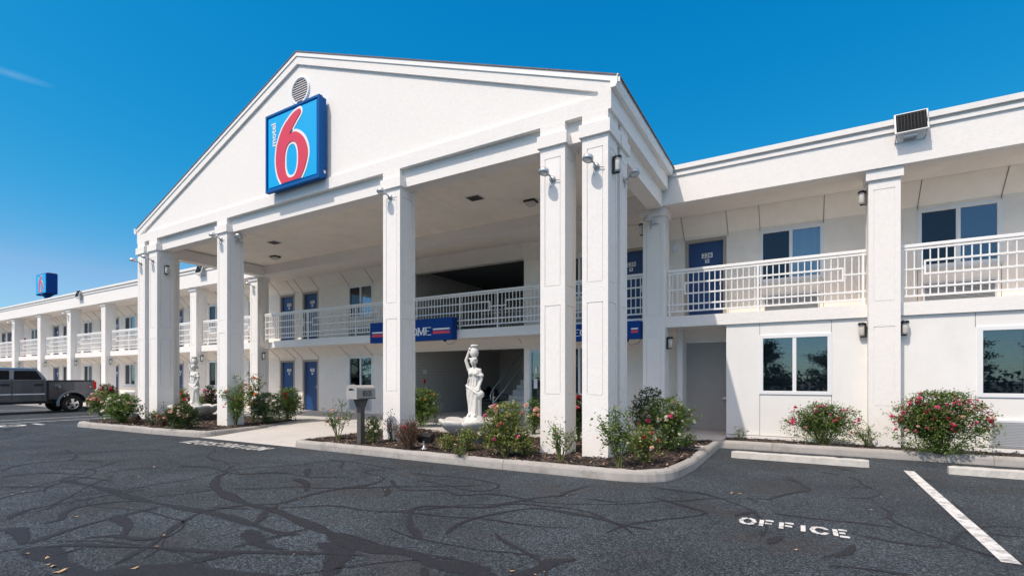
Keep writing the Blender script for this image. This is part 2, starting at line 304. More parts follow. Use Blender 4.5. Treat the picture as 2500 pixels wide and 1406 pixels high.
# ------------------------------------------------------------------ mesh builder
class MB:
    def __init__(s): s.v = []; s.f = []; s.mi = []; s.mats = []; s.sm = []
    def m(s, name):
        if name not in s.mats: s.mats.append(name)
        return s.mats.index(name)
    def add(s, vs, fs, mt, smooth=False):
        o = len(s.v); k = s.m(mt); s.v += [tuple(v) for v in vs]
        for f in fs: s.f.append([i + o for i in f]); s.mi.append(k); s.sm.append(smooth)
        return s
    def box(s, x0, x1, y0, y1, z0, z1, mt, bev=0.0):
        if bev:
            bm = bmesh.new(); bmesh.ops.create_cube(bm, size=1)
            for v in bm.verts: v.co = Vector(((x0 + x1) / 2 + v.co.x * (x1 - x0), (y0 + y1) / 2 + v.co.y * (y1 - y0), (z0 + z1) / 2 + v.co.z * (z1 - z0)))
            bmesh.ops.bevel(bm, geom=bm.edges[:], offset=bev, segments=2, profile=0.5, affect='EDGES')
            return s.bm(bm, mt)
        v = [(x, y, z) for x in (x0, x1) for y in (y0, y1) for z in (z0, z1)]
        return s.add(v, [(0, 1, 3, 2), (4, 6, 7, 5), (0, 4, 5, 1), (2, 3, 7, 6), (0, 2, 6, 4), (1, 5, 7, 3)], mt)
    def bm(s, bm, mt, M4=None, smooth=False):
        bm.verts.ensure_lookup_table(); bm.verts.index_update()
        vs = [(M4 @ v.co) if M4 else v.co.copy() for v in bm.verts]
        fs = [[v.index for v in f.verts] for f in bm.faces]; bm.free(); return s.add(vs, fs, mt, smooth)
    def prism(s, pts, axis, a, b, mt):       # pts 2D ccw polygon in the other two axes, extruded along axis a..b
        def P(p, t):
            return {'x': (t, p[0], p[1]), 'y': (p[0], t, p[1]), 'z': (p[0], p[1], t)}[axis]
        n = len(pts); v = [P(p, a) for p in pts] + [P(p, b) for p in pts]
        f = [tuple(range(n - 1, -1, -1)), tuple(range(n, 2 * n))] + [(i, (i + 1) % n, n + (i + 1) % n, n + i) for i in range(n)]
        return s.add(v, f, mt)
    def tube(s, pts, r, mt, seg=8, r1=None, cap=True):
        pts = [Vector(p) for p in pts]; n = len(pts); o = []; up = Vector((0, 0, 1)); rings = []
        for i, p in enumerate(pts):
            d = (pts[min(i + 1, n - 1)] - pts[max(i - 1, 0)]).normalized()
            a = d.cross(up) if abs(d.z) < 0.95 else d.cross(Vector((1, 0, 0))); a.normalize(); b = d.cross(a)
            rr = r if r1 is None else r + (r1 - r) * i / (n - 1)
            rings.append([p + (a * math.cos(t) + b * math.sin(t)) * rr for t in (2 * math.pi * k / seg for k in range(seg))])
        v = [q for rg in rings for q in rg]; f = []
        for i in range(n - 1):
            for k in range(seg): f.append((i * seg + k, i * seg + (k + 1) % seg, (i + 1) * seg + (k + 1) % seg, (i + 1) * seg + k))
        if cap: f += [tuple(range(seg - 1, -1, -1)), tuple(range((n - 1) * seg, n * seg))]
        return s.add(v, f, mt, True)
    def lathe(s, prof, mt, c=(0, 0, 0), seg=24, axis='z', fn=None, fz=None):
        v = []; f = []; n = len(prof)
        for k in range(seg):
            t = 2 * math.pi * k / seg
            for (r, z) in prof:
                if fz: z = z + fz(t, r, z)
                rr = r * (fn(t, r, z) if fn else 1)
                p = (rr * math.cos(t), rr * math.sin(t), z)
                if axis == 'y': p = (p[0], p[2], p[1])
                if axis == 'x': p = (p[2], p[0], p[1])
                v.append((p[0] + c[0], p[1] + c[1], p[2] + c[2]))
        for k in range(seg):
            for i in range(n - 1):
                a, b = k * n + i, ((k + 1) % seg) * n + i; f.append((a, b, b + 1, a + 1))
        return s.add(v, f, mt, True)
    def xf(s, M4): s.v = [tuple(M4 @ Vector(v)) for v in s.v]; return s
    def build(s, name, parent=None, origin=None, label=None, cat=None, group=None, kind=None, fixn=True):
        me = bpy.data.meshes.new(name)
        off = Vector(origin) if origin is not None else Vector((0, 0, 0))
        if parent is not None: off = off + wl(parent)
        me.from_pydata([tuple(Vector(v) - off) for v in s.v], [], s.f)
        for k in s.mats: me.materials.append(M[k])
        me.polygons.foreach_set('material_index', s.mi); me.polygons.foreach_set('use_smooth', s.sm)
        if fixn:
            b = bmesh.new(); b.from_mesh(me); bmesh.ops.recalc_face_normals(b, faces=b.faces); b.to_mesh(me); b.free()
        me.update()
        o = bpy.data.objects.new(name, me); C.objects.link(o)
        if origin is not None: o.location = origin
        if parent is not None: o.parent = parent
        return tag(o, label, cat, group, kind)
def wl(o):
    p = Vector(o.location)
    while o.parent: o = o.parent; p += Vector(o.location)
    return p
def tag(o, label=None, cat=None, group=None, kind=None):
    if label: o['label'] = label
    if cat: o['category'] = cat
    if group: o['group'] = group
    if kind: o['kind'] = kind
    return o
def thing(name, loc, label, cat, group=None):
    o = bpy.data.objects.new(name, None); o.empty_display_size = 0.2; C.objects.link(o); o.location = loc
    return tag(o, label, cat, group)
def dup(root, loc=None, rz=None, label=None, group=None, parent=None):
    r = root.copy(); C.objects.link(r)
    if parent is not None: r.parent = parent
    if loc is not None: r.location = loc
    if rz is not None: r.rotation_euler = (0, 0, rz)
    if label: r['label'] = label
    if group: r['group'] = group
    for ch in list(root.children):
        c = ch.copy(); C.objects.link(c); c.parent = r
        for g in list(ch.children):
            d = g.copy(); C.objects.link(d); d.parent = c
    return r

# wall sheet with openings: plane 'y' (x,z grid) or 'x' (y,z grid)
def gridwall(mb, a0, a1, z0, z1, d0, d1, ops, mt, plane='y'):
    xs = sorted({a0, a1} | {min(max(o[i], a0), a1) for o in ops for i in (0, 1)})
    zs = sorted({z0, z1} | {min(max(o[i], z0), z1) for o in ops for i in (2, 3)})
    def solid(i, j):
        if i < 0 or j < 0 or i >= len(xs) - 1 or j >= len(zs) - 1: return False
        cx, cz = (xs[i] + xs[i + 1]) / 2, (zs[j] + zs[j + 1]) / 2
        return not any(o[0] < cx < o[1] and o[2] < cz < o[3] for o in ops)
    def P(a, d, z): return (a, d, z) if plane == 'y' else (d, a, z)
    v = []; f = []
    def q(*p): o = len(v); v.extend(p); f.append((o, o + 1, o + 2, o + 3))
    for i in range(len(xs) - 1):
        for j in range(len(zs) - 1):
            if not solid(i, j): continue
            A, B, Z, W = xs[i], xs[i + 1], zs[j], zs[j + 1]
            q(P(A, d0, Z), P(B, d0, Z), P(B, d0, W), P(A, d0, W)); q(P(B, d1, Z), P(A, d1, Z), P(A, d1, W), P(B, d1, W))
            if not solid(i - 1, j): q(P(A, d1, Z), P(A, d0, Z), P(A, d0, W), P(A, d1, W))
            if not solid(i + 1, j): q(P(B, d0, Z), P(B, d1, Z), P(B, d1, W), P(B, d0, W))
            if not solid(i, j - 1): q(P(A, d1, Z), P(B, d1, Z), P(B, d0, Z), P(A, d0, Z))
            if not solid(i, j + 1): q(P(A, d0, W), P(B, d0, W), P(B, d1, W), P(A, d1, W))
    # merge doubles so normals recalc works
    idx = {}; vv = []; rm = []
    for p in v:
        k = (round(p[0], 4), round(p[1], 4), round(p[2], 4))
        if k not in idx: idx[k] = len(vv); vv.append(p)
        rm.append(idx[k])
    mb.add(vv, [tuple(rm[i] for i in t) for t in f], mt); return mb

# text as flat mesh (built-in font), returns verts, faces in XY, centred
def text_geo(s, size, off=0.0, ext=0.0, sx=1.0):
    cu = bpy.data.curves.new('t', 'FONT'); cu.body = s; cu.size = size; cu.offset = off; cu.extrude = ext
    cu.align_x = 'CENTER'; cu.align_y = 'CENTER'; cu.resolution_u = 3
    o = bpy.data.objects.new('t', cu); C.objects.link(o)
    dg = bpy.context.evaluated_depsgraph_get(); me = o.evaluated_get(dg).to_mesh()
    v = [Vector((p.co.x * sx, p.co.y, p.co.z)) for p in me.vertices]; f = [tuple(p.vertices) for p in me.polygons]
    o.evaluated_get(dg).to_mesh_clear(); bpy.data.objects.remove(o); bpy.data.curves.remove(cu)
    return v, f
# stroke lettering with optional serifs / stencil gaps: strokes in a 0..1 box
GL = {
 'O': [[(.5,1),(.14,.86),(0,.5),(.14,.14),(.5,0),(.86,.14),(1,.5),(.86,.86),(.5,1)]],
 'C': [[(.95,.75),(.8,.95),(.5,1),(.14,.86),(0,.5),(.14,.14),(.5,0),(.8,.05),(.95,.25)]],
 'M': [[(0,0),(.06,1)],[(.06,1),(.5,.1),(.94,1)],[(.94,1),(1,0)]],
 'E': [[(.1,0),(.1,1)],[(.1,1),(.9,1)],[(.1,.52),(.75,.52)],[(.1,0),(.95,0)]],
 'F': [[(.1,0),(.1,1)],[(.1,1),(.95,1)],[(.1,.5),(.85,.5)]],
 'I': [[(.5,0),(.5,1)]], 'L': [[(.1,1),(.1,0)],[(.1,0),(.9,0)]],
 'W': [[(0,1),(.25,0)],[(.25,0),(.5,.8),(.75,0)],[(.75,0),(1,1)]],
 'R': [[(.1,0),(.1,1)],[(.1,1),(.65,1),(.85,.87),(.85,.65),(.65,.52),(.1,.52)],[(.5,.5),(.95,0)]],
 'G': [[(.95,.78),(.8,.95),(.5,1),(.14,.86),(0,.5),(.14,.14),(.5,0),(.8,.04),(.92,.2),(.92,.45),(.6,.45)]],
 'S': [[(.88,.8),(.7,.98),(.35,1),(.1,.82),(.2,.6),(.75,.42),(.92,.22),(.7,.02),(.3,0),(.08,.2)]],
 'T': [[(.5,0),(.5,1)],[(0,1),(1,1)]], 'Y': [[(.5,0),(.5,.45)],[(0,1),(.5,.45),(1,1)]],
 'A': [[(0,0),(.5,1)],[(.5,1),(1,0)],[(.2,.35),(.8,.35)]], 'N': [[(.08,0),(.08,1)],[(.08,1),(.92,0)],[(.92,0),(.92,1)]],
 'P': [[(.1,0),(.1,1)],[(.1,1),(.7,1),(.88,.85),(.88,.65),(.7,.5),(.1,.5)]], 'K': [[(.1,0),(.1,1)],[(.9,1),(.1,.45)],[(.35,.6),(.95,0)]],
}
def letters(word, w, h, gap, th, thh=None, serif=0, stencil=False):
    """list of quads (2D) starting at x=0"""
    thh = thh or th; q = []; x = 0
    for ch in word:
        cw = w * (0.35 if ch == 'I' else 1.25 if ch in 'MW' else 1)
        for st in GL[ch]:
            pts = [Vector((x + p[0] * cw, p[1] * h)) for p in st]
            for i in range(len(pts) - 1):
                a, b = pts[i], pts[i + 1]; d = (b - a)
                if d.length < 1e-6: continue
                if stencil and ch in 'OCG' and len(pts) > 6 and (abs((a.x + b.x) / 2 - (x + cw / 2)) < cw * .19): 
                    s_ = .06 * cw * (1 if a.x > b.x else -1)
                    if abs(a.x - (x + cw / 2)) < 1e-4: a = a - Vector((s_, 0))
                    if abs(b.x - (x + cw / 2)) < 1e-4: b = b + Vector((s_, 0))
                    d = b - a
                if stencil and ch in 'EF' and abs(d.y) < 1e-6: a = a + Vector((th * .75, 0)); d = b - a
                dn = d.normalized(); k = abs(dn.y); t = (th * k + thh * (1 - k)) / 2
                nrm = Vector((-dn.y, dn.x)) * t; e = dn * (t * .35 if len(pts) > 2 else 0)
                q.append([a - nrm - e, b - nrm + e, b + nrm + e, a + nrm - e])
            if serif:
                for p in (pts[0], pts[-1]):
                    if ch in 'OG' : continue
                    if abs(p.y) < 1e-3 or abs(p.y - h) < 1e-3:
                        q.append([p + Vector((-serif, -thh / 2)), p + Vector((serif, -thh / 2)), p + Vector((serif, thh / 2)), p + Vector((-serif, thh / 2))])
        x += cw + gap
    return q, x - gap
def word_mesh(mb, word, mt, origin, ux, uy, nrm, w, h, gap, th, thh=None, serif=0, stencil=False, depth_=0.004, center=False):
    q, W = letters(word, w, h, gap, th, thh, serif, stencil)
    o = Vector(origin) - (Vector(ux) * W / 2 if center else Vector((0, 0, 0))); ux = Vector(ux); uy = Vector(uy); nrm = Vector(nrm)
    for i, p in enumerate(q):
        e = nrm * (depth_ + 0.0002 * (i % 7))
        a = [o + ux * t.x + uy * t.y + e for t in p]; b = [o + ux * t.x + uy * t.y for t in p]
        mb.add(a + b, [(0, 1, 2, 3), (0, 4, 5, 1), (1, 5, 6, 2), (2, 6, 7, 3), (3, 7, 4, 0)], mt)
    return W
# ================================================================== THE SETTING
g = MB(); N = 24
g.add([(-400, -300, 0), (300, -300, 0), (300, 500, 0), (-400, 500, 0)], [(0, 1, 2, 3)], 'asphalt'); g.build('asphalt_ground', kind='structure')

def rounded(pts, rad, seg=6):
    """round the corners of a closed/open 2D polyline: pts [(x,y,r)]"""
    out = []
    n = len(pts)
    for i, p in enumerate(pts):
        r = rad.get(i, 0)
        if r == 0: out.append(Vector(p)); continue
        a, b, c = Vector(pts[i - 1]), Vector(p), Vector(pts[(i + 1) % n])
        d1 = (a - b).normalized(); d2 = (c - b).normalized()
        for k in range(seg + 1):
            t = k / seg; out.append((b + d1 * r) * (1 - t) ** 2 + b * 2 * t * (1 - t) + (b + d2 * r) * t * t)
    return out
def curb(name, pts, w=0.16, h=0.155, label=None, seed=1):
    """pts: outer edge, kerb body lies to the left of the direction of travel"""
    rnd = random.Random(seed)
    fine = []
    for i in range(len(pts) - 1):
        a, b = Vector(pts[i]), Vector(pts[i + 1]); L = (b - a).length; n = max(1, int(L / 0.25))
        for k in range(n): fine.append(a.lerp(b, k / n))
    fine.append(Vector(pts[-1]))
    prof = [(0.0, -0.02), (0.0, 0.02), (0.012, h - 0.05), (0.03, h - 0.018), (0.06, h), (w - 0.015, h), (w, h - 0.01), (w, -0.02)]
    v = []; f = []; n = len(fine)
    for i, p in enumerate(fine):
        a = fine[max(i - 1, 0)]; b = fine[min(i + 1, n - 1)]; d = (b - a).normalized(); nr = Vector((-d.y, d.x))
        jx, jz = rnd.gauss(0, .004), rnd.gauss(0, .003)
        for (o, z) in prof: q = p + nr * (o + jx); v.append((q.x, q.y, z + (jz if z > .05 else 0)))
    m = len(prof)
    for i in range(n - 1):
        for k in range(m - 1): f.append((i * m + k, (i + 1) * m + k, (i + 1) * m + k + 1, i * m + k + 1))
    f += [tuple(range(m)), tuple(range((n - 1) * m + m - 1, (n - 1) * m - 1, -1))]
    mb = MB(); mb.add(v, f, 'concrete')
    for i in range(9 + seed, n - 2, 13):                      # contraction joints
        a, b = fine[i], fine[i + 1]; d = (b - a).normalized(); nr = Vector((-d.y, d.x)); jv = []
        for e in (0, .011):
            for (o, z) in prof[:-1]: q = a + d * (.1 + e) + nr * (o - .0035 + (.004 if o > .1 else 0)); jv.append((q.x, q.y, z + (.0055 if z > .1 else .001)))
        k_ = len(prof) - 1; mb.add(jv, [(j, j + 1, k_ + j + 1, k_ + j) for j in range(k_ - 1)], 'joint')
    return mb.build(name, kind='structure')
XL, XR = -64.0, 9.0
# right-hand island: starts at the walkway, runs right along the lot, rounds the corner and runs back to the building
ri = rounded([(-9.25, 9.4), (-9.25, 6.66), (-5.0, 6.68), (-1.55, 6.80), (-1.42, 8.2), (-1.42, 11.12), (9, 11.12)], {1: .22, 3: .75, 5: .10}, 8)
curb('curb', ri[::1], seed=2)
li = rounded([(-19.0, 10.5), (-19.0, 6.22), (-14.5, 6.40), (-12.55, 6.60), (-12.72, 8.2), (-13.6, 10.2)], {1: .3, 3: .35}, 8)
curb('curb', li, seed=3)
curb('curb', [(-60, 9.75), (-19.05, 9.75)], seed=4)
# sidewalk slabs
def slab(mb, poly, z, mt='walk', zb=-0.03):
    mb.prism(poly, 'z', zb, z, mt)
sw = MB()
slab(sw, [(-60, 9.9), (-19.2, 9.9), (-19.2, 13.35), (-60, 13.35)], .147)
slab(sw, [(-19.2, 10.0), (-9.0, 10.0), (-9.0, 13.35), (-19.2, 13.35)], .1475)
slab(sw, [(-9.0, 9.6), (-1.56, 9.6), (-1.56, 11.27), (-1.41, 11.27), (-1.41, 13.35), (-9.0, 13.35)], .147)
slab(sw, [(-11.85, 13.35), (-7.25, 13.35), (-7.25, 19.5), (-11.85, 19.5)], .147)
for x in (-17.5, -15.4, -13.2, -11.0, -8.0, -6.0, -4.0): sw.box(x, x + .012, 10.02, 13.3, .1476, .1482, 'joint')
sw.build('sidewalk', kind='structure')
# walkway ramping up from the lot between the two islands
w = MB()
w.add([(-12.9, 6.62, .006), (-9.2, 6.70, .006), (-9.2, 8.8, .11), (-12.95, 8.8, .11), (-13.75, 10.05, .148), (-9.0, 10.05, .148)],
      [(0, 1, 2, 3), (3, 2, 5, 4)], 'walk')
w.add([(-12.7, 6.60, -.02), (-9.2, 6.69, -.02), (-9.2, 6.70, .006), (-12.9, 6.62, .006)], [(0, 1, 2, 3)], 'walk')
w.build('walkway', kind='structure')
# planting beds
def bed(name, poly, z, seed):
    rnd = random.Random(seed); bm = bmesh.new()
    xs = [p[0] for p in poly]; ys = [p[1] for p in poly]; st = .09
    def inside(x, y):
        c = False; n = len(poly)
        for i in range(n):
            (x1, y1), (x2, y2) = poly[i], poly[(i + 1) % n]
            if (y1 > y) != (y2 > y) and x < (x2 - x1) * (y - y1) / (y2 - y1) + x1: c = not c
        return c
    nx = int((max(xs) - min(xs)) / st) + 1; ny = int((max(ys) - min(ys)) / st) + 1; vs = {}; v = []; f = []
    for i in range(nx + 1):
        for j in range(ny + 1):
            x, y = min(xs) + i * st, min(ys) + j * st
            vs[i, j] = len(v); v.append((x, y, z + rnd.uniform(-.012, .018) + .012 * math.sin(x * 3.1) * math.cos(y * 2.3)))
    for i in range(nx):
        for j in range(ny):
            if inside(min(xs) + (i + .5) * st, min(ys) + (j + .5) * st): f.append((vs[i, j], vs[i + 1, j], vs[i + 1, j + 1], vs[i, j + 1]))
    used = sorted({k for t in f for k in t}); re = {k: i for i, k in enumerate(used)}
    mb = MB(); mb.add([v[k] for k in used], [tuple(re[k] for k in t) for t in f], 'mulch'); mb.build(name, kind='structure')
bedR = [(-9.1, 6.80), (-5, 6.80), (-2.0, 6.90), (-1.65, 7.3), (-1.58, 8.5), (-1.58, 10.9), (-3.3, 10.9), (-3.6, 9.75), (-9.1, 9.75)]
bedL = [(-18.85, 6.45), (-18.0, 6.38), (-14.5, 6.52), (-12.95, 6.7), (-12.75, 7.1), (-12.9, 8.4), (-13.7, 10.05), (-18.85, 10.05)]
bedB = [(-1.38, 11.24), (9, 11.24), (9, 12.1), (-1.38, 12.1)]
bed('mulch_bed', bedR, .150, 1); bed('mulch_bed', bedL, .150, 2); bed('mulch_bed', bedB, .128, 3)
# loose bark chips over the beds
rnd = random.Random(5); ch = MB()
def chips(poly, n, z):
    xs = [p[0] for p in poly]; ys = [p[1] for p in poly]; k = 0
    while k < n:
        x, y = rnd.uniform(min(xs), max(xs)), rnd.uniform(min(ys), max(ys)); c = False; m = len(poly)
        for i in range(m):
            (x1, y1), (x2, y2) = poly[i], poly[(i + 1) % m]
            if (y1 > y) != (y2 > y) and x < (x2 - x1) * (y - y1) / (y2 - y1) + x1: c = not c
        if not c: continue
        k += 1; a = rnd.uniform(0, 6.28); L = rnd.uniform(.012, .035); W = rnd.uniform(.006, .014); t = rnd.uniform(-.4, .4)
        u = Vector((math.cos(a), math.sin(a), t)) * L; q = Vector((-math.sin(a), math.cos(a), rnd.uniform(-.3, .3))) * W; c0 = Vector((x, y, z + rnd.uniform(.005, .03)))
        ch.add([c0 - u - q, c0 + u - q, c0 + u + q, c0 - u + q], [(0, 1, 2, 3)], 'chip_tan' if rnd.random() < .24 else 'chip_dark')
chips(bedR, 5200, .155); chips(bedL, 4200, .155); chips(bedB, 1000, .14)
ch.build('bark_chips', kind='stuff', fixn=False)

# ------------------------------------------------------------------ painted markings and sealed cracks
TAR = [
 ((0, 1020, 2.7778), [
  ([(430, 420), (620, 460), (760, 500), (900, 540), (1100, 580), (1300, 625), (1480, 660), (1700, 715), (1900, 775), (2030, 790)], .10),
  ([(1540, 370), (1470, 410), (1450, 470), (1560, 530), (1680, 580), (1840, 625), (2000, 690), (2200, 760), (2500, 870)], .11),
  ([(0, 550), (150, 510), (330, 490)], .05), ([(40, 690), (120, 640), (300, 600), (600, 550), (760, 520), (990, 485)], .06),
  ([(170, 855), (330, 800), (560, 730), (850, 660), (1100, 600)], .08),
  ([(280, 715), (400, 690), (440, 640), (560, 600), (760, 575), (960, 560)], .07),
  ([(800, 990), (900, 930), (1010, 870), (1100, 800), (1200, 720), (1350, 640)], .06),
  ([(1300, 640), (1500, 610), (1680, 590), (1900, 580), (2050, 540), (2250, 490), (2500, 460)], .07),
  ([(1700, 730), (1760, 690), (1810, 640), (1900, 590)], .085), ([(770, 660), (800, 690), (860, 740), (845, 770), (840, 810)], .10),
  ([(300, 880), (500, 865), (800, 875), (1100, 880), (1400, 900), (1700, 910), (2100, 920), (2500, 940)], .06),
  ([(560, 820), (750, 800), (1000, 820), (1170, 790)], .07),
  ([(190, 880), (300, 930), (400, 980), (520, 1040), (640, 1110)], .17), ([(1660, 760), (1690, 800), (1740, 850), (1850, 885), (1950, 890)], .12),
  ([(1580, 880), (1900, 800), (2100, 750)], .07), ([(2150, 850), (2300, 900), (2250, 1000), (2200, 1110)], .17),
  ([(0, 910), (170, 880)], .07), ([(1100, 1040), (1400, 950), (1700, 900)], .13), ([(500, 1100), (800, 1040), (1100, 1040), (1500, 1060), (1900, 1100)], .2),
  ([(0, 360), (120, 325), (300, 300), (550, 290), (700, 295)], .06), ([(550, 240), (800, 225), (1120, 215)], .06),
  ([(0, 400), (300, 375), (560, 385)], .05), ([(1200, 330), (1400, 335), (1600, 380), (1900, 370), (2100, 400), (2350, 400)], .045),
  ([(1990, 410), (2070, 450), (2070, 500)], .09), ([(1000, 540), (1250, 515), (1480, 480)], .03),
  ([(1180, 310), (1300, 325), (1600, 330)], .04), ([(700, 380), (900, 345), (1100, 340)], .05), ([(2100, 340), (2080, 400)], .07),
  ([(0, 470), (200, 465), (480, 465)], .04), ([(0, 770), (90, 760), (170, 855)], .12), ([(150, 160), (420, 155)], .05), ([(1400, 260), (1460, 300)], .05),
  ([(430, 410), (560, 400), (760, 430)], .06), ([(380, 930), (560, 880)], .06)]),
 ((800, 1020, 2.6316), [
  ([(600, 780), (545, 730), (520, 690), (530, 620), (580, 575), (760, 570), (1000, 575), (1180, 540), (1360, 510), (1600, 490)], .06),
  ([(770, 750), (820, 690), (950, 640), (1150, 600), (1340, 580), (1500, 605), (1700, 640), (1900, 690), (2100, 720)], .055),
  ([(1800, 740), (1900, 690), (2100, 655), (2430, 615), (2280, 560), (2080, 505)], .05),
  ([(0, 470), (150, 440), (290, 420), (350, 385), (240, 345), (380, 335)], .05),
  ([(400, 400), (450, 450), (560, 465), (740, 460), (850, 495), (1050, 490), (1340, 535)], .045),
  ([(520, 350), (650, 370), (880, 385), (1080, 420), (1090, 450), (950, 470), (740, 425), (600, 400)], .04),
  ([(0, 740), (130, 790), (330, 840), (520, 860), (700, 940), (900, 970), (1000, 1030)], .18), ([(0, 990), (60, 930), (120, 850)], .14),
  ([(1150, 1040), (1380, 960), (1420, 920), (1590, 905)], .11), ([(340, 440), (380, 470), (350, 510)], .06),
  ([(0, 270), (200, 290), (450, 330)], .035), ([(1480, 510), (1530, 475), (1700, 430)], .05), ([(1650, 520), (1900, 550)], .03),
  ([(2100, 445), (2350, 480), (2500, 500)], .03), ([(600, 960), (640, 1040)], .10)]),
 ((1780, 1080, 5.624), [
  ([(760, 470), (870, 520), (1000, 580), (1130, 655)], .07), ([(1130, 655), (850, 690), (650, 740), (500, 790)], .055),
  ([(200, 740), (400, 820)], .05), ([(620, 980), (850, 1010), (1300, 1060), (1900, 1110), (2300, 1170)], .05),
  ([(1250, 400), (1560, 450)], .05), ([(1640, 590), (1960, 630)], .04), ([(60, 1010), (350, 930)], .07), ([(860, 365), (1100, 350)], .04), ([(520, 1390), (720, 1280)], .12)]),
 ((1950, 750, 2.1436), [([(150, 830), (300, 860)], .05), ([(600, 880), (720, 920)], .05), ([(300, 1190), (560, 1240), (800, 1260)], .05), ([(930, 1180), (1179, 1200)], .06), ([(350, 1370), (600, 1400)], .07), ([(130, 1310), (260, 1290), (300, 1240)], .06), ([(780, 1020), (960, 1160)], .05)]),
]
t = MB(); UV = []
# finer web of sealed hairline cracks wandering over the rest of the lot
rw = random.Random(77); WEB = []
for k in range(62):
    x, y = rw.uniform(-22, 5), rw.uniform(1.6, 6.0) if rw.random() < .8 else rw.uniform(6, 8); a = rw.choice([0, 0, 0, 1.5]) + rw.gauss(0, .5); pl = [Vector((x, y, 0))]; kk = rw.gauss(0, .05)
    for j in range(rw.randint(5, 14)):
        a += kk + rw.gauss(0, .28); x += .28 * math.cos(a); y += .28 * math.sin(a)
        if y > (6.2 if x < -1.2 else 9.2) or (y > 5.6 and -12.5 < x < -9): break
        pl.append(Vector((x, y, 0)))
    if len(pl) > 3: WEB.append((pl, rw.choice([.018, .025, .03, .04])))
TAR.append((None, WEB))
rnd = random.Random(11); lay = 0
for org, lines in TAR:
    for pl, wd in lines:
        if org is None: P = pl
        else: ox, oy, s_ = org; P = [atZ(ox + x / s_, min(oy + y / s_, 1440), 0) for x, y in pl]
        # smooth (catmull) and wander
        Q = []
        for i in range(len(P) - 1):
            p0, p1, p2, p3 = P[max(i - 1, 0)], P[i], P[i + 1], P[min(i + 2, len(P) - 1)]; L = (p2 - p1).length; n = max(2, int(L / .07))
            for k in range(n):
                u = k / n; Q.append(0.5 * ((2 * p1) + (p2 - p0) * u + (2 * p0 - 5 * p1 + 4 * p2 - p3) * u * u + (3 * p1 - p0 - 3 * p2 + p3) * u ** 3))
        Q.append(P[-1]); n = len(Q); vs = []; ww = wd * 1.35; ph = rnd.uniform(0, 9); zz = .004 + (lay % 12) * .00025; lay += 1
        for i, p in enumerate(Q):
            d = (Q[min(i + 1, n - 1)] - Q[max(i - 1, 0)]); d.z = 0; d.normalize(); nr = Vector((-d.y, d.x, 0))
            e = min(1, (i + .6) / 3, (n - 1 - i + .6) / 3); k = ww * e * (1 + .45 * math.sin(i * .37 + ph) * math.sin(i * .11 + ph)); c = p + nr * .018 * math.sin(i * .21 + ph)
            for sd in (-.5, .5): q = c + nr * k * sd; vs.append((q.x, q.y, zz))
        t.add(vs, [(2 * i, 2 * i + 1, 2 * i + 3, 2 * i + 2) for i in range(n - 1)], 'tar'); UV += [(k % 2) for k in range(len(vs))]
to = t.build('crack_seal', kind='structure', fixn=False)
ul = to.data.uv_layers.new(name='uv')
for lp in to.data.loops: ul.data[lp.index].uv = (UV[lp.vertex_index], 0)

def flatpoly(name, polys, z=.0075, **k):
    m = MB()
    for p in polys: m.add([(x, y, z) for x, y in p], [tuple(range(len(p)))], 'road_paint')
    return m.build(name, kind='structure', **k)
flatpoly('parking_stripe', [[(1.38, 5.30), (1.50, 5.30), (1.555, 9.80), (1.425, 9.80)]])
flatpoly('parking_stripe', [[(4.25, 5.30), (4.37, 5.30), (4.40, 9.80), (4.28, 9.80)]])
for x in (-23.7, -22.05): flatpoly('parking_stripe', [[(x - .06, 3.6), (x + .06, 3.6), (x + .06, 9.7), (x - .06, 9.7)]])
for x in (-29.9, -31.2, -38.4, -39.6): flatpoly('parking_stripe', [[(x - .06, 4.2), (x + .06, 4.2), (x + .06, 9.7), (x - .06, 9.7)]])
m = MB(); word_mesh(m, 'OFFICE', 'road_paint', (-.510, 5.415, .006), (1, 0, 0), (0, 1, 0), (0, 0, 1), .123, .225, .052, .040, .05, stencil=True, depth_=.002)
m.build('office_lettering', kind='structure')
m = MB(); word_mesh(m, 'REGISTRATION', 'road_paint', (-12.15, 5.86, .006), (.9985, .053, 0), (-.053, .9985, 0), (0, 0, 1), .185, .36, .070, .052, .052, stencil=True, depth_=.002)
m.build('registration_lettering', kind='structure')
m = MB(); word_mesh(m, 'OI', 'road_paint', (-20.5, 5.05, .006), (0, 1, 0), (-1, 0, 0), (0, 0, 1), .55, .75, .25, .12, .12, depth_=.002)
m.build('stall_lettering', kind='structure')

# ================================================================== THE MOTEL
motel = thing('motel_building', (-10.5, 13.3, 0), 'long two-storey white stucco motel with balconies and a big gabled entrance portico', 'building')
def part(mb, name, **k): return mb.build(name, motel, **k)
YF, YS, YW, YB = 11.75, 12.05, 13.30, 22.0     # fascia, slab edge, room wall, back
ZS0, ZS1, ZF0, ZT = 2.67, 2.93, 5.50, 6.35
WIN_U = [-15.05, -21.6, -24.84, -30.75, -33.57, -39.11, -42.37, -48.0, -51.2, -56.8, -60.0]   # left edges
DOORS = [(-17.77, '01'), (-19.27, '02'), (-26.55, '04'), (-28.12, '05'), (-35.25, '07'), (-36.72, '08'), (-43.98, '10'), (-45.5, '11'), (-52.95, '13'), (-54.35, '14')]
DW, DZ = .90, 2.03; WW = 1.26
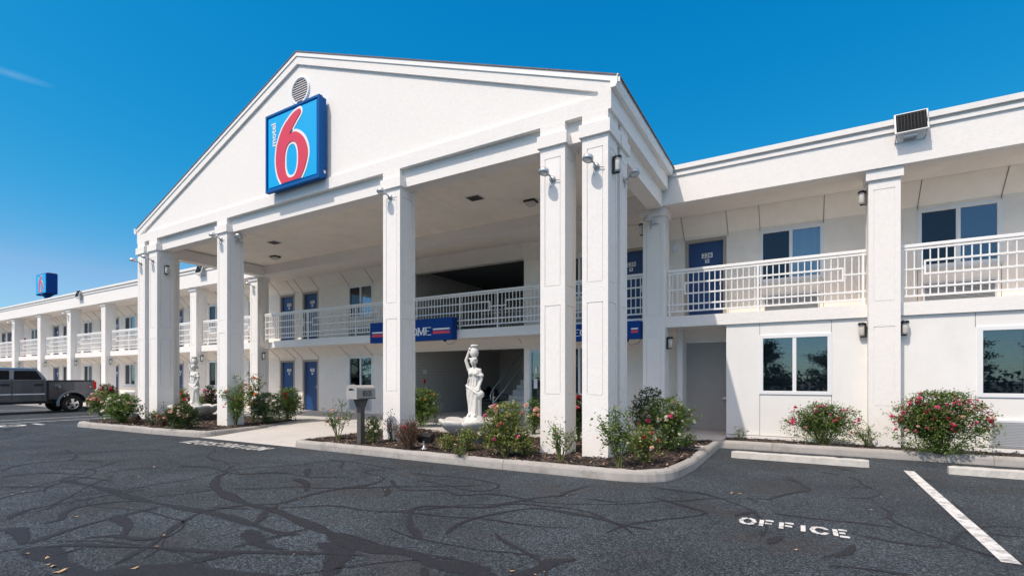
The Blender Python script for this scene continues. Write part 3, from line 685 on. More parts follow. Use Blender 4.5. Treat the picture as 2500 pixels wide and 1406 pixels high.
# --- room wall, upper
opsU = [(x, x + WW, 3.79, 4.98) for x in WIN_U] + [(-6.12, -4.86, 3.79, 4.98), (-.79, .47, 3.79, 4.98), (2.19, 3.45, 3.79, 4.98), (6.2, 7.46, 3.79, 4.98)]
opsU += [(x, x + DW, ZS1, ZS1 + DZ) for x, _ in DOORS] + [(-4.47, -3.57, ZS1, ZS1 + DZ), (-2.50, -1.60, ZS1, ZS1 + DZ)]
opsU += [(-11.85, -7.32, ZS1, 5.14)]
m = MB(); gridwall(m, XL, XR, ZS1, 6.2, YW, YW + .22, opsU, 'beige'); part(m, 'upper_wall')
# --- room wall, lower (left of the niche)
opsL = [(x, x + WW, 1.09, 2.27) for x in WIN_U] + [(-6.12, -4.86, .98, 2.36)]
opsL += [(x, x + DW, .14, .14 + DZ + .03) for x, _ in DOORS] + [(-11.85, -7.32, -.02, 2.42), (-7.12, -6.2, .14, 2.32)]
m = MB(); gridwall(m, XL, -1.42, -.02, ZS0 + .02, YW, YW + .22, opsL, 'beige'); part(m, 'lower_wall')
# --- projecting ground-floor wall on the right with the office windows
opsP = [(-.72, .56, 1.14, 2.37), (2.86, 4.14, 1.14, 2.37)]
m = MB(); gridwall(m, -1.42, XR, -.02, ZS0, 12.10, 12.30, opsP, 'smooth_panel'); m.box(-1.42, -1.24, 12.30, 13.30, -.02, ZS0, 'smooth_panel'); part(m, 'office_wall')
m = MB()
for x in (-.745, .58, 2.80, 4.2): m.box(x, x + .008, 12.096, 12.101, .16, 1.14 if True else 2.6, 'joint'); m.box(x, x + .008, 12.096, 12.101, 2.40, 2.66, 'joint')
m.box(-1.40, 8.9, 12.085, 12.102, .19, .205, 'joint'); m.box(-1.40, 8.9, 12.04, 12.10, .125, .19, 'smooth_panel')
part(m, 'wall_joints')
# niche return
m = MB(); m.box(-2.62, -2.50, 12.72, 13.29, .14, ZS0, 'stucco'); m.box(-2.50, -1.43, 13.24, 13.295, .14, 2.36, 'niche_gray'); m.box(-2.48, -1.43, 13.20, 13.29, 2.36, ZS0, 'stucco'); part(m, 'niche_panel')
m = MB(); m.box(-1.62, -1.43, 13.05, 13.235, .95, .99, 'white_paint', .004); part(m, 'niche_shelf')
# --- back, ends, roof and inner walls that close the building
m = MB(); m.box(XL, XR, YB, YB + .2, 0, 6.2, 'stucco'); m.box(XL - .2, XL, YW, YB + .2, 0, 6.2, 'stucco'); m.box(XR, XR + .2, 12.1, YB + .2, 0, 6.2, 'stucco'); part(m, 'back_wall')
m = MB(); m.box(XL, -11.9, YW + .22, YB, 2.70, 2.90, 'interior'); m.box(-7.2, XR, YW + .22, YB, 2.70, 2.90, 'interior')
m.box(XL, -11.98, YW + 3.2, YW + 3.3, .1, 6.1, 'interior'); m.box(-7.2, XR, YW + 3.2, YW + 3.3, .1, 6.1, 'interior'); part(m, 'inner_floor')
m = MB(); m.box(XL - .2, XR + .2, YF + .25, YB + .2, 5.88, 6.12, 'roof_flat'); part(m, 'flat_roof')
# --- balcony slab
m = MB(); m.box(XL, -18.66, YS, YW - .003, ZS0, ZS1, 'stucco'); m.box(-18.0, -3.25, YS, YW - .003, ZS0, ZS1, 'stucco'); m.box(-18.66, -18.0, YS + .3, YW - .003, ZS0, ZS1, 'stucco')
m.box(-3.25, XR, YS, YW - .003, ZS0 + .003, ZS1 - .002, 'stucco'); part(m, 'balcony_slab')
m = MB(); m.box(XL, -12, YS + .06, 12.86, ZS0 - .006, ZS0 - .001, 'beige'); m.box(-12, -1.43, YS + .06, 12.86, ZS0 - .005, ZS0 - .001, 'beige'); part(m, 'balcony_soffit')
# canted soffit panels over both floors
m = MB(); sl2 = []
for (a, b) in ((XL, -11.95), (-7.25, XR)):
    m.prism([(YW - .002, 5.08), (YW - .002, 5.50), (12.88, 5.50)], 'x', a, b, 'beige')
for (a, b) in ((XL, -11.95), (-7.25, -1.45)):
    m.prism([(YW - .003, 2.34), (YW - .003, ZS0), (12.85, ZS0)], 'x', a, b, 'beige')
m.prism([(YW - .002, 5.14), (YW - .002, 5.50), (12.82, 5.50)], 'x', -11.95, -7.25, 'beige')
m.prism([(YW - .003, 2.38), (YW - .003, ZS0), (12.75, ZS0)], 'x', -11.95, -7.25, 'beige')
JX = [x for x0 in WIN_U + [-6.12, -.79, 2.19, 6.2] for x in (x0 - .02, x0 + WW + .02)] + [x for x0, _ in DOORS for x in (x0 - .06, x0 + DW + .06)] + [-4.53, -3.5, -2.57, -1.52]
for x in JX:
    m.prism([(13.297, 5.00), (13.297, 5.078), (12.878, 5.499), (12.866, 5.499), (13.287, 5.074), (13.287, 5.00)][::-1], 'x', x - .006, x + .006, 'joint')
    if x < -1.5 and not (-12.5 < x < -7): m.prism([(13.297, 2.20), (13.297, 2.335), (12.848, 2.668), (12.840, 2.662), (13.288, 2.33), (13.288, 2.20)][::-1], 'x', x - .006, x + .006, 'joint')
for x in JX: m.box(x - .004, x + .004, 13.294, 13.302, 3.0, 3.78, 'joint')
part(m, 'canted_soffit')
# --- fascia and coping
m = MB(); m.box(XL, XR, YF, YF + .26, ZF0, 6.12, 'stucco'); m.box(XL, XR, YF - .035, YF + .26, 6.12, 6.185, 'stucco'); m.box(XL, XR, YF - .01, YF + .26, 6.185, 6.245, 'stucco'); m.box(XL, XR, YF - .075, YF + .30, 6.245, ZT, 'smooth_panel'); part(m, 'fascia')
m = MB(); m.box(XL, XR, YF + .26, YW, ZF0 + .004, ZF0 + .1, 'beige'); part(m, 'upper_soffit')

# --- columns
def column(x0, x1, y0, y1, z0, z1, panels, cap=True, capz=None, name='column', ins=.085):
    m = MB(); t_ = .014
    m.box(x0 + t_, x1 - t_, y0 + t_, y1 - t_, z0, z1, 'stucco')
    for ax, d0, d1 in (('y', y0, y0 + t_), ('y', y1 - t_, y1)):
        gridwall(m, x0, x1, z0, z1, d0, d1, [(x0 + ins, x1 - ins, a, b) for a, b in panels], 'stucco', 'y')
    for ax, d0, d1 in (('x', x0, x0 + t_), ('x', x1 - t_, x1)):
        gridwall(m, y0 + t_ + .001, y1 - t_ - .001, z0, z1, d0, d1, [(y0 + ins, y1 - ins, a, b) for a, b in panels], 'stucco', 'x')
    # field panels sitting in the recess leave a fine shadow groove
    g_ = .012
    for a, b in panels:
        m.box(x0 + ins + g_, x1 - ins - g_, y0 + .003, y0 + t_ + .002, a + g_, b - g_, 'stucco'); m.box(x0 + ins + g_, x1 - ins - g_, y1 - t_ - .002, y1 - .003, a + g_, b - g_, 'stucco')
        m.box(x0 + .003, x0 + t_ + .002, y0 + ins + g_, y1 - ins - g_, a + g_, b - g_, 'stucco'); m.box(x1 - t_ - .002, x1 - .003, y0 + ins + g_, y1 - ins - g_, a + g_, b - g_, 'stucco')
    c = part(m, name)
    if cap:
        m = MB(); a, b = capz; m.box(x0 - .045, x1 + .045, y0 - .045, y1 + .045, a, b, 'stucco', .004); m.build('capital', c, fixn=True)
    return c
PF = [(1.18, 2.71), (3.04, 5.25)]
FX = [(-18.50, -18.03), (-17.75, -17.25), (-13.93, -13.45), (-7.65, -7.17), (-3.90, -3.43), (-3.12, -2.67)]
for a, b in FX: column(a, b, 7.68, 8.15, .02, 5.46, PF, capz=(5.44, 5.65))
column(-3.12, -2.67, 8.30, 8.70, .02, 5.46, PF, capz=(5.44, 5.64)); column(-18.50, -18.03, 8.30, 8.70, .02, 5.46, PF, capz=(5.44, 5.64))
PW = [(1.05, 2.45), (2.95, 5.12)]
for x in (-19.16, -23.68, -28.18, -32.70, -37.22, -41.82, -46.42, -50.9, -55.4, -59.9):
    column(x, x + .51, 11.86, 12.34, .13, 5.46, PW, capz=(5.36, 5.498))
column(-3.25, -2.74, 11.86, 12.34, .13, 5.46, PW, capz=(5.30, 5.498))
for x in (1.18, 5.65): column(x, x + .50, 11.84, 12.32, .0, 5.46, [(.92, 2.46), (2.95, 5.12)], capz=(5.30, 5.498))

# --- balcony railings
def railing(x0, x1, posts, motifs, name='railing', y=12.14):
    m = MB(); z = ZS1; Z = [.10, .26, .51, .76, 1.00]
    m.box(x0, x1, y - .03, y + .03, z + 1.05, z + 1.115, 'white_paint', .008)
    segs = {z_: [(x0, x1)] for z_ in (.51, .76)}
    def cut(a, b):
        for k in segs:
            ns = []
            for (p, q) in segs[k]:
                if b <= p or a >= q: ns.append((p, q)); continue
                if a > p: ns.append((p, a))
                if b < q: ns.append((b, q))
            segs[k] = ns
    for px in motifs:
        a, b = max(px - .27, x0), min(px + .27, x1); cut(a, b)
        m.box(a, b, y - .015, y + .015, z + .62, z + .65, 'white_paint')
        for e in (a, b):
            if x0 + .05 < e < x1 - .05: m.box(e - .015, e + .015, y - .016, y + .016, z + .505, z + .79, 'white_paint')
    for z_ in (.10, .26, 1.00): m.box(x0, x1, y - .018, y + .018, z + z_, z + z_ + .036, 'white_paint')
    for z_ in (.51, .76):
        for a, b in segs[z_]: m.box(a, b, y - .018, y + .018, z + z_, z + z_ + .036, 'white_paint')
    n = int((x1 - x0) / .118); st = (x1 - x0) / n
    for k in range(1, n):
        x = x0 + k * st
        if any(abs(x - p) < .04 for p in posts): continue
        m.box(x - .0095, x + .0095, y - .0095, y + .0095, z + .105, z + 1.065, 'white_paint')
    for p in list(posts): m.box(p - .02, p + .02, y - .019, y + .019, z + .005, z + 1.06, 'white_paint')
    return part(m, name)
cols = [-59.9, -55.4, -50.9, -46.42, -41.82, -37.22, -32.70, -28.18, -23.68, -19.16]
for a, b in zip(cols[:-1], cols[1:]): railing(a + .52, b - .01, [(a + b) / 2 + .26, a + .56, b - .05], [a + .80, b - .28])
railing(-2.73, 1.17, [-.78, -2.68, 1.12], [-2.60, 1.05]); railing(1.69, 5.64, [3.66, 1.74, 5.6], [1.82, 5.5]); railing(6.16, 8.9, [8.8], [])
railing(-18.62, -3.27, [-18.55, -15.95, -13.4, -12.0, -10.6, -8.9, -7.55, -5.5, -3.32], [-15.95, -12.0, -7.55], name='railing')
m = MB()
m.box(-10.0, -7.35, 15.0, 15.05, 3.9, 3.94, 'white_paint'); m.box(-10.0, -7.35, 15.0, 15.03, 3.0, 3.03, 'white_paint'); m.box(-10.0, -7.35, 15.0, 15.03, 3.8, 3.82, 'white_paint')
for k in range(22): m.box(-10.0 + k * .124, -9.988 + k * .124, 15.01, 15.022, 2.94, 3.9, 'white_paint')
part(m, 'stairwell_guard')

# --- windows
def curtain_mesh(mb, x0, x1, y, z0, z1, mt, amp=.018, wl_=.075):
    n = int((x1 - x0) / .012); v = []
    for k in range(n + 1):
        x = x0 + (x1 - x0) * k / n; yy = y + amp * math.sin(x / wl_ * 6.28) + .006 * math.sin(x * 61)
        v += [(x, yy, z0), (x, yy, z1)]
    mb.add(v, [(2 * k, 2 * k + 2, 2 * k + 3, 2 * k + 1) for k in range(n)], mt, True)
def window(x0, x1, z0, z1, yw, style, name='window'):
    """frame as the part; panes, curtain or blind as sub-parts"""
    m = MB(); f = .045; a = yw - .02; b = yw + .07; mid = (x0 + x1) / 2
    m.box(x0 - .03, x1 + .03, a, b, z1 - f, z1 + .03, 'frame_white', .004); m.box(x0 - .03, x1 + .03, a, b, z0 - .03, z0 + f, 'frame_white', .004)
    m.box(x0 - .03, x0 + f, a + .001, b, z0 + f, z1 - f, 'frame_white'); m.box(x1 - f, x1 + .03, a + .001, b, z0 + f, z1 - f, 'frame_white')
    m.box(mid - .035, mid + .035, a + .006, b - .005, z0 + f, z1 - f, 'frame_white')
    if name == 'window' and style != 'office': m.box(x0 - .04, x1 + .04, yw - .045, yw - .012, z0 - .075, z0 - .028, 'ac_white')
    w_ = part(m, name)
    p = MB(); p.box(x0 + f, mid - .035, yw + .030, yw + .034, z0 + f, z1 - f, 'glass' if style == 'office' else 'screen'); p.build('pane', w_)
    p = MB(); p.box(mid + .035, x1 - f, yw + .020, yw + .024, z0 + f, z1 - f, 'glass'); p.build('pane', w_)
    if style == 'std': c = MB(); curtain_mesh(c, mid + .14, x1 - .05, yw + .10, z0, z1, 'curtain'); c.build('curtain', w_)
    if style == 'open': c = MB(); curtain_mesh(c, mid + .02, x1 - .05, yw + .075, z0, z1, 'curtain'); c.build('curtain', w_)
    if style == 'grey': c = MB(); curtain_mesh(c, x0 + .05, mid - .02, yw + .10, z0, z1, 'curtain_grey', .014, .10); c.build('curtain', w_)
    if style == 'office':
        c = MB(); n = int((z1 - z0) / .028)
        for k in range(n):
            z = z0 + .03 + k * .028; c.add([(x0 + .03, yw + .10, z), (x1 - .03, yw + .10, z), (x1 - .03, yw + .122, z + .013), (x0 + .03, yw + .122, z + .013)], [(0, 1, 2, 3)], 'blind')
        c.build('blind', w_)
    return w_
for x in WIN_U:
    window(x, x + WW, 3.79, 4.98, YW, 'std'); window(x, x + WW, 1.09, 2.27, YW, 'std')
window(-6.12, -4.86, 3.79, 4.98, YW, 'std'); window(-6.12, -4.86, .98, 2.36, YW, 'grey')
window(-.79, .47, 3.79, 4.98, YW, 'open'); window(2.19, 3.45, 3.79, 4.98, YW, 'grey'); window(6.2, 7.46, 3.79, 4.98, YW, 'std')
window(-.72, .56, 1.14, 2.37, 12.10, 'office'); window(2.86, 4.14, 1.14, 2.37, 12.10, 'office')

# --- doors
def door(x, z, num, trim=True):
    d = MB(); d.box(x + .03, x + DW - .03, YW + .075, YW + .12, z + .012, z + DZ - .03, 'door_blue', .003); dd = part(d, 'door')
    t_ = MB(); t_.box(x - .045, x + .035, YW - .012, YW + .12, z, z + DZ + .005, 'door_trim'); t_.box(x + DW - .035, x + DW + .045, YW - .012, YW + .12, z, z + DZ + .005, 'door_trim')
    t_.box(x - .045, x + DW + .045, YW - .013, YW + .12, z + DZ - .03, z + DZ + .05, 'door_trim'); t_.build('frame', dd)
    p = MB(); cx = x + DW / 2 + .03; y = YW + .074; zc = z + 1.66
    p.box(cx - .13, cx + .13, y - .005, y, zc - .062, zc + .062, 'sign_white', .002)
    v, f = text_geo(num, .13, .0015, sx=1.15); p.add([(cx + q.x, y - .0062, zc + q.y) for q in v], f, 'number_black')
    p.box(cx - .05, cx + .05, y - .005, y, zc - .19, zc - .095, 'sign_white', .002)
    v, f = text_geo('%', .08, .002); p.add([(cx + q.x, y - .0062, zc - .142 + q.y) for q in v], f, 'number_black')
    p.build('number_plate', dd)
    h = MB(); hx = x + DW - .11; hz = z + 1.0
    h.box(hx - .028, hx + .028, y - .022, y, hz - .12, hz + .13, 'steel', .006); h.tube([(hx, y - .02, hz - .03), (hx, y - .055, hz - .03), (hx - .11, y - .055, hz - .03)], .009, 'brass'); h.box(hx - .02, hx + .02, y - .035, y - .02, hz + .06, hz + .12, 'black_metal', .003)
    h.build('handle', dd)
    return dd
for x, s_ in DOORS: door(x, ZS1, '2' + s_); door(x, .145, '1' + s_)
door(-4.47, ZS1, '225'); door(-2.50, ZS1, '226')
# office glass door
d = MB()
for a, b, c_, e in ((-7.12, -7.05, .15, 2.32), (-6.27, -6.20, .15, 2.32)): d.box(a, b, YW - .01, YW + .06, c_, e, 'alu')
d.box(-7.05, -6.27, YW - .01, YW + .06, 2.24, 2.32, 'alu'); d.box(-7.05, -6.27, YW, YW + .05, .15, .32, 'alu'); dd = part(d, 'office_door')
p = MB(); p.box(-7.05, -6.27, YW + .02, YW + .026, .32, 2.24, 'glass'); p.build('pane', dd)
p = MB(); p.box(-6.98, -6.86, YW + .008, YW + .012, 1.15, 1.45, 'sign_white'); p.box(-6.93, -6.87, YW + .008, YW + .012, 1.62, 1.80, 'sign_white'); p.build('notice', dd)
p = MB(); p.tube([(-6.42, YW - .01, 1.0), (-6.42, YW - .06, 1.0), (-6.42, YW - .06, 1.35), (-6.42, YW - .01, 1.35)], .012, 'steel'); p.build('handle', dd)

# --- through-wall air conditioners
def ac(x, z, yw, dark=False):
    m = MB(); m.box(x, x + 1.14, yw - .05, yw - .002, z, z + .46, 'ac_white', .008)
    for k in range(15): m.box(x + .03, x + 1.11, yw - .058, yw - .051, z + .03 + k * .027, z + .042 + k * .027, 'ac_grill' if not dark else 'ac_dark')
    part(m, 'air_conditioner')
for x in WIN_U: ac(x + .05, ZS1 + .06, YW, True); ac(x + .05, .26, YW)
for x in (-.73, 2.25, 6.26, -6.06): ac(x, ZS1 + .06, YW, True)
ac(2.98, .25, 12.10); ac(-.6 + 7.6, .25, 12.10)

# --- breezeway
m = MB(); m.box(-11.97, -11.85, 13.52, 21.9, .0, 2.69, 'brick_paint'); m.box(-7.32, -7.20, 13.52, 21.9, 0, 2.69, 'brick_paint'); m.box(-11.97, -11.85, 13.52, 21.9, 2.94, 5.88, 'brick_paint'); m.box(-7.32, -7.20, 13.52, 21.9, 2.94, 5.88, 'brick_paint')
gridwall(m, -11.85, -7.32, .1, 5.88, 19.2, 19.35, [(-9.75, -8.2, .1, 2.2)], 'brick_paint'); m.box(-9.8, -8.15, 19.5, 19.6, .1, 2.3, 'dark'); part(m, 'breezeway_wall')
m = MB(); m.box(-11.84, -9.4, 13.53, 19.19, 2.69, 2.90, 'stucco'); m.box(-9.4, -7.33, 13.53, 13.9, 2.69, 2.90, 'stucco'); m.box(-11.84, -7.33, 13.53, 19.19, 5.35, 5.5, 'interior'); part(m, 'breezeway_floor')
m = MB(); n = 15
for k in range(n): m.box(-8.75, -7.34, 13.95 + k * .28, 13.95 + (k + 1) * .28 + .02, .148 + k * .18, .148 + (k + 1) * .18, 'step', .008)
st_ = part(m, 'stairs')
def handrail(x):
    m = MB(); P = [(x, 13.75, .72), (x, 13.72, .88), (x, 13.78, .99), (x, 13.95, 1.14)] + [(x, 13.95 + k * .9, 1.14 + k * .9 * .643) for k in range(1, 5)]
    m.tube(P, .021, 'galv'); m.tube([(x, 13.90, .16), (x, 13.90, 1.08)], .022, 'galv'); m.tube([(x, 13.90, .62), (x, 17.5, .62 + 3.6 * .643)], .017, 'galv'); m.tube([(x, 15.9, 1.4), (x, 15.9, 2.35)], .018, 'galv'); m.build('handrail', st_)
handrail(-8.82); handrail(-7.42)
m = MB(); m.prism([(17.5, 2.68), (18.3, 2.68), (19.15, 2.1), (19.15, 1.7)], 'x', -8.1, -7.34, 'stucco'); part(m, 'stair_stringer')
m = MB(); m.box(-11.849, -11.84, 13.9, 14.1, 1.62, 1.78, 'sign_white'); m.box(-11.848, -11.81, 13.92, 14.0, 1.28, 1.42, 'red_box', .004); part(m, 'alarm_pull')

# --- portico
P0 = 7.68; PXL, PXR, APX = -18.55, -2.62, -10.50
EZ, AZ = 6.30, 9.36
def rakez(x, off=0): return AZ - off - abs(x - APX) * (AZ - EZ) / 8.05
# lower beams, set back behind the pediment
m = MB(); m.box(-18.43, -2.76, P0 + .115, P0 + .42, 5.46, 5.82, 'stucco'); m.box(-18.43, -18.05, P0 + .42, YF - .003, 5.46, 5.82, 'stucco'); m.box(-3.10, -2.76, P0 + .42, YF - .003, 5.46, 5.82, 'stucco'); part(m, 'portico_beam')
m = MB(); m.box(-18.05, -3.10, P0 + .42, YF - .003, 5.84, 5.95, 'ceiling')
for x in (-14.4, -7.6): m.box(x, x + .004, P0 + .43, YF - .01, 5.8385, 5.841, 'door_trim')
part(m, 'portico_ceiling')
for a, b in FX:
    m = MB(); m.box(a + .0, b - .0, P0 - .004, P0 + .30, 5.64, 5.825, 'stucco')
    if a > -3.2: m.box(-2.80, -2.66, P0 + .29, 8.15, 5.64, 5.824, 'stucco')
    part(m, 'beam_block')
m = MB(); m.box(-2.80, -2.66, 8.30, 8.70, 5.62, 5.825, 'stucco'); part(m, 'beam_block')
# pediment: field plus raised border
fd = MB(); fd.prism([(PXL + .05, 5.9), (PXR - .05, 5.9), (PXR - .05, rakez(PXR, .1)), (APX, AZ - .12), (PXL + .05, rakez(PXL, .1))], 'y', P0 + .05, P0 + .25, 'stucco'); ped = part(fd, 'pediment')
b_ = MB(); zb0, zb1 = 5.82, 6.08; sd = .22; rk = .30
def zz(x, o): return rakez(x, o)
b_.prism([(PXL, zb0), (PXR, zb0), (PXR, zb1), (PXL, zb1)], 'y', P0, P0 + .3, 'stucco')
b_.prism([(PXL, zb1), (PXL + sd, zb1), (PXL + sd, zz(PXL + sd, .05)), (PXL, zz(PXL, .05))], 'y', P0, P0 + .3, 'stucco')
b_.prism([(PXR - sd, zb1), (PXR, zb1), (PXR, zz(PXR, .05)), (PXR - sd, zz(PXR - sd, .05))], 'y', P0, P0 + .3, 'stucco')
b_.prism([(PXL + sd, zz(PXL + sd, rk)), (APX, AZ - rk), (APX, AZ - .05), (PXL + sd, zz(PXL + sd, .05))], 'y', P0, P0 + .3, 'stucco')
b_.prism([(APX, AZ - rk), (PXR - sd, zz(PXR - sd, rk)), (PXR - sd, zz(PXR - sd, .05)), (APX, AZ - .05)], 'y', P0, P0 + .3, 'stucco')
b_.build('pediment_border', ped)
m = MB(); m.box(PXR - .25, PXR, P0 + .30, YF - .078, 5.82, 6.22, 'stucco'); part(m, 'side_band')
m = MB(); m.box(PXL, PXL + .25, P0 + .30, YF - .078, 5.82, 6.22, 'stucco'); part(m, 'side_band')
# roof planes with shingle edge and metal drip
m = MB(); y0, y1 = P0 - .035, 14.6
for sgn in (-1, 1):
    xe = APX + sgn * 8.03; ze = rakez(xe)
    q = [(APX, AZ), (xe, ze), (xe, ze - .02), (APX, AZ - .02)]
    q = q if sgn > 0 else q[::-1]
    m.prism(q, 'y', y0, y1, 'roof_dark')
    q = [(APX, AZ - .021), (xe, ze - .021), (xe, ze - .115), (APX, AZ - .115)]
    m.prism(q if sgn > 0 else q[::-1], 'y', y0 + .015, y0 + .05, 'white_paint')
part(m, 'portico_roof')
m = MB(); m.prism([(APX + .2, 6.2), (APX + 7.6, 6.2), (APX, 9.1), (APX - 7.6, 6.2)], 'y', 14.2, 14.4, 'stucco'); part(m, 'rear_gable')
for sgn, x in ((1, PXR), (-1, PXL)):
    m = MB(); pr_ = [(0, 6.13), (.085, 6.13), (.115, 6.19), (.120, 6.30), (.132, 6.30), (.132, 6.318), (.110, 6.318), (.105, 6.27), (.0, 6.27)]
    q = [(x + sgn * p[0], p[1]) for p in pr_]; m.prism(q if sgn < 0 else q[::-1], 'y', P0 - .04, YF - .08, 'white_paint'); part(m, 'gutter')
# round gable vent
m = MB(); c = (-10.42, P0 + .05, 8.40); m.lathe([(.29, -.0), (.29, -.035), (.335, -.035), (.345, -.02), (.345, 0)], 'frame_white', c, 40, 'y')
m.lathe([(0.001, -.012), (.29, -.012)], 'frame_white', c, 40, 'y')
for k in range(10):
    z = -.25 + k * .056; hw = math.sqrt(max(.285 ** 2 - z ** 2, 0))
    m.box(c[0] - hw, c[0] + hw, c[1] - .0165, c[1] - .0125, c[2] + z - .012, c[2] + z + .010, 'vent_gap')
    m.box(c[0] - hw, c[0] + hw, c[1] - .026, c[1] - .0124, c[2] + z + .011, c[2] + z + .016, 'frame_white')
m.build('gable_vent', ped)
# ceiling vents
for x, y in ((-6.8, 9.89), (-14.62, 9.87)):
    m = MB()
    m.box(x - .19, x + .19, y - .15, y + .15, 5.825, 5.842, 'galv', .003)
    for k in range(7): m.box(x - .16, x + .16, y - .13 + k * .038, y - .112 + k * .038, 5.815, 5.83, 'post_brown')
    part(m, 'ceiling_vent')
# ================================================================== SIGNS
SIX_O = [(.672, .035), (.69, .05), (.695, .085), (.66, .125), (.60, .18), (.52, .264), (.454, .352), (.485, .332), (.52, .323), (.60, .331), (.695, .387), (.772, .471), (.824, .585), (.835, .69), (.81, .786), (.7625, .89), (.685, .99),
         (.30, .99), (.232, .885), (.193, .77), (.178, .657), (.185, .52), (.212, .409), (.27, .29), (.347, .19), (.463, .104), (.56, .053), (.637, .036)]
def ell(cx, cy, a, b, n=28): return [(cx + a * math.copysign(abs(math.cos(t)) ** .85, math.cos(t)), cy + b * math.copysign(abs(math.sin(t)) ** .85, math.sin(t))) for t in (2 * math.pi * k / n for k in range(n))]
def smooth_poly(P, corners, n=5):
    out = []; L = len(P)
    for i in range(L):
        p0, p1, p2, p3 = [Vector(P[(i + k - 1) % L]) for k in range(4)]
        if i in corners: p0 = p1 * 2 - p2
        if (i + 1) % L in corners: p3 = p2 * 2 - p1
        for k in range(n):
            u = k / n; out.append(0.5 * ((2 * p1) + (p2 - p0) * u + (2 * p0 - 5 * p1 + 4 * p2 - p3) * u * u + (3 * p1 - p0 - 3 * p2 + p3) * u ** 3))
    return out
def offset_poly(P, d):
    n = len(P); out = []
    for i in range(n):
        t = (P[(i + 1) % n] - P[i - 1]); t.normalize(); out.append(P[i] + Vector((t.y, -t.x)) * d)
    return out
def band(mb, outer, inner, to3, d0, d1, mt):
    """plate with one hole between an outer and an inner loop, from depth d0 (back) to d1 (front)"""
    from mathutils.geometry import tessellate_polygon
    A = [Vector((p[0], p[1], 0)) for p in outer]; B = [Vector((p[0], p[1], 0)) for p in inner]
    tri = tessellate_polygon([A, B]) if B else tessellate_polygon([A]); al = A + B
    mb.add([to3(p.x, p.y, d1) for p in al], [tuple(t) for t in tri], mt)
    for lp in (A, B):
        n = len(lp)
        if n: mb.add([to3(p.x, p.y, d0) for p in lp] + [to3(p.x, p.y, d1) for p in lp], [(i, (i + 1) % n, n + (i + 1) % n, n + i) for i in range(n)], mt)
def six(root, X0, X1, Z0, Z1, Y, t):
    W, H = X1 - X0, Z1 - Z0
    to3 = lambda u, w, d: (X0 + u * W, Y - d, Z1 - w * H)
    asp = H / W
    O = smooth_poly(SIX_O, (6, 16, 17)); I = [Vector(p) for p in ell(.507, .695, .142, .25)]
    def off(P, d): # even offset in real units
        Q = [Vector((p.x, p.y * asp)) for p in P]; Q = offset_poly(Q, d); return [Vector((p.x, min(p.y / asp, .992))) for p in Q]
    a = MB(); Oo = off(O, -.034) if sum((O[i].x * O[(i + 1) % len(O)].y - O[(i + 1) % len(O)].x * O[i].y) for i in range(len(O))) < 0 else off(O, .034)
    band(a, Oo, [Vector(p) for p in ell(.507, .695, .108, .216)], to3, 0, t * .35, 'sign_white'); a.build('numeral_outline', root, fixn=True)
    a = MB(); band(a, O, I, to3, t * .36, t, 'sign_red'); a.build('numeral', root, fixn=True)
    v, f = text_geo('motel', H * .145, H * .003); a = MB()
    a.add([(X0 + W * .125 - p.y, Y - t * .3, Z1 - H * .255 + p.x) for p in v], f, 'sign_white'); a.build('lettering', root, fixn=True)
t = thing('wall_sign', (-10.4, 7.7, 6.03), 'big square blue sign with a red numeral 6 on the portico gable', 'sign')
X0, X1, Z0, Z1 = -11.42, -9.43, 6.03, 7.925
m = MB(); yf = 7.47
m.box(X0 + .10, X1 - .001, 7.56, 7.675, Z0 + .04, Z1 - .02, 'sign_blue', .01)
gridwall(m, X0, X1, Z0, Z1, yf, 7.57, [(X0 + .055, X1 - .055, Z0 + .055, Z1 - .055)], 'sign_blue'); m.build('cabinet', t)
m = MB(); m.box(X0 + .05, X1 - .05, yf + .035, yf + .06, Z0 + .05, Z1 - .05, 'sign_cyan'); m.box(X0 + .10, X1 - .10, yf + .012, yf + .036, Z0 + .10, Z1 - .09, 'sign_cyan', .01); m.build('face', t)
six(t, X0 + .10, X1 - .10, Z0 + .10, Z1 - .09, yf + .012, .020)
m = MB(); m.box(X1 - .001, X1 + .003, 7.60, 7.65, Z0 + .14, Z0 + .21, 'sign_white'); m.box(X1 - .001, X1 + .002, 7.61, 7.64, Z0 + .22, Z0 + .27, 'number_black'); m.build('switch_plate', t)
# far pylon sign, standing behind the far wing
D0 = 60; lat = (112.5 - CXP) / FPX * D0
px, py = -math.sin(YAW) * D0 + lat * math.cos(YAW), math.cos(YAW) * D0 + lat * math.sin(YAW)
t = thing('pylon_sign', (px, py, 0), 'small blue box sign with a red numeral 6 on a pole above the far roofline', 'sign')
m = MB(); zt, zb = CAMH + (924 - 665) / FPX * D0, CAMH + (924 - 716) / FPX * D0; w_ = 3.3; dd_ = 1.12
m.box(px - w_, px, py, py + dd_, zb, zt, 'welcome_blue', .10); m.build('cabinet', t)
m = MB(); m.box(px - w_ + .12, px - .08, py - .03, py + .02, zb + .12, zt - .12, 'sign_cyan', .01); m.build('face', t)
m = MB(); m.box(px - .35, px + .02, py + .1, py + dd_ - .1, zt + .001, zt + .05, 'sign_white'); m.build('top_cap', t)
six(t, px - w_ + .75, px - .55, zb + .2, zt - .2, py - .03, .03)
m = MB(); m.tube([(px - w_ / 2, py + dd_ / 2, 0), (px - w_ / 2, py + dd_ / 2, zb - .25)], .24, 'sign_blue', 12); m.tube([(px - w_ / 2, py + dd_ / 2, zb - .3), (px - w_ / 2, py + dd_ / 2, zb + .1)], .24, 'sign_blue', 12, r1=.7); m.build('pole', t)

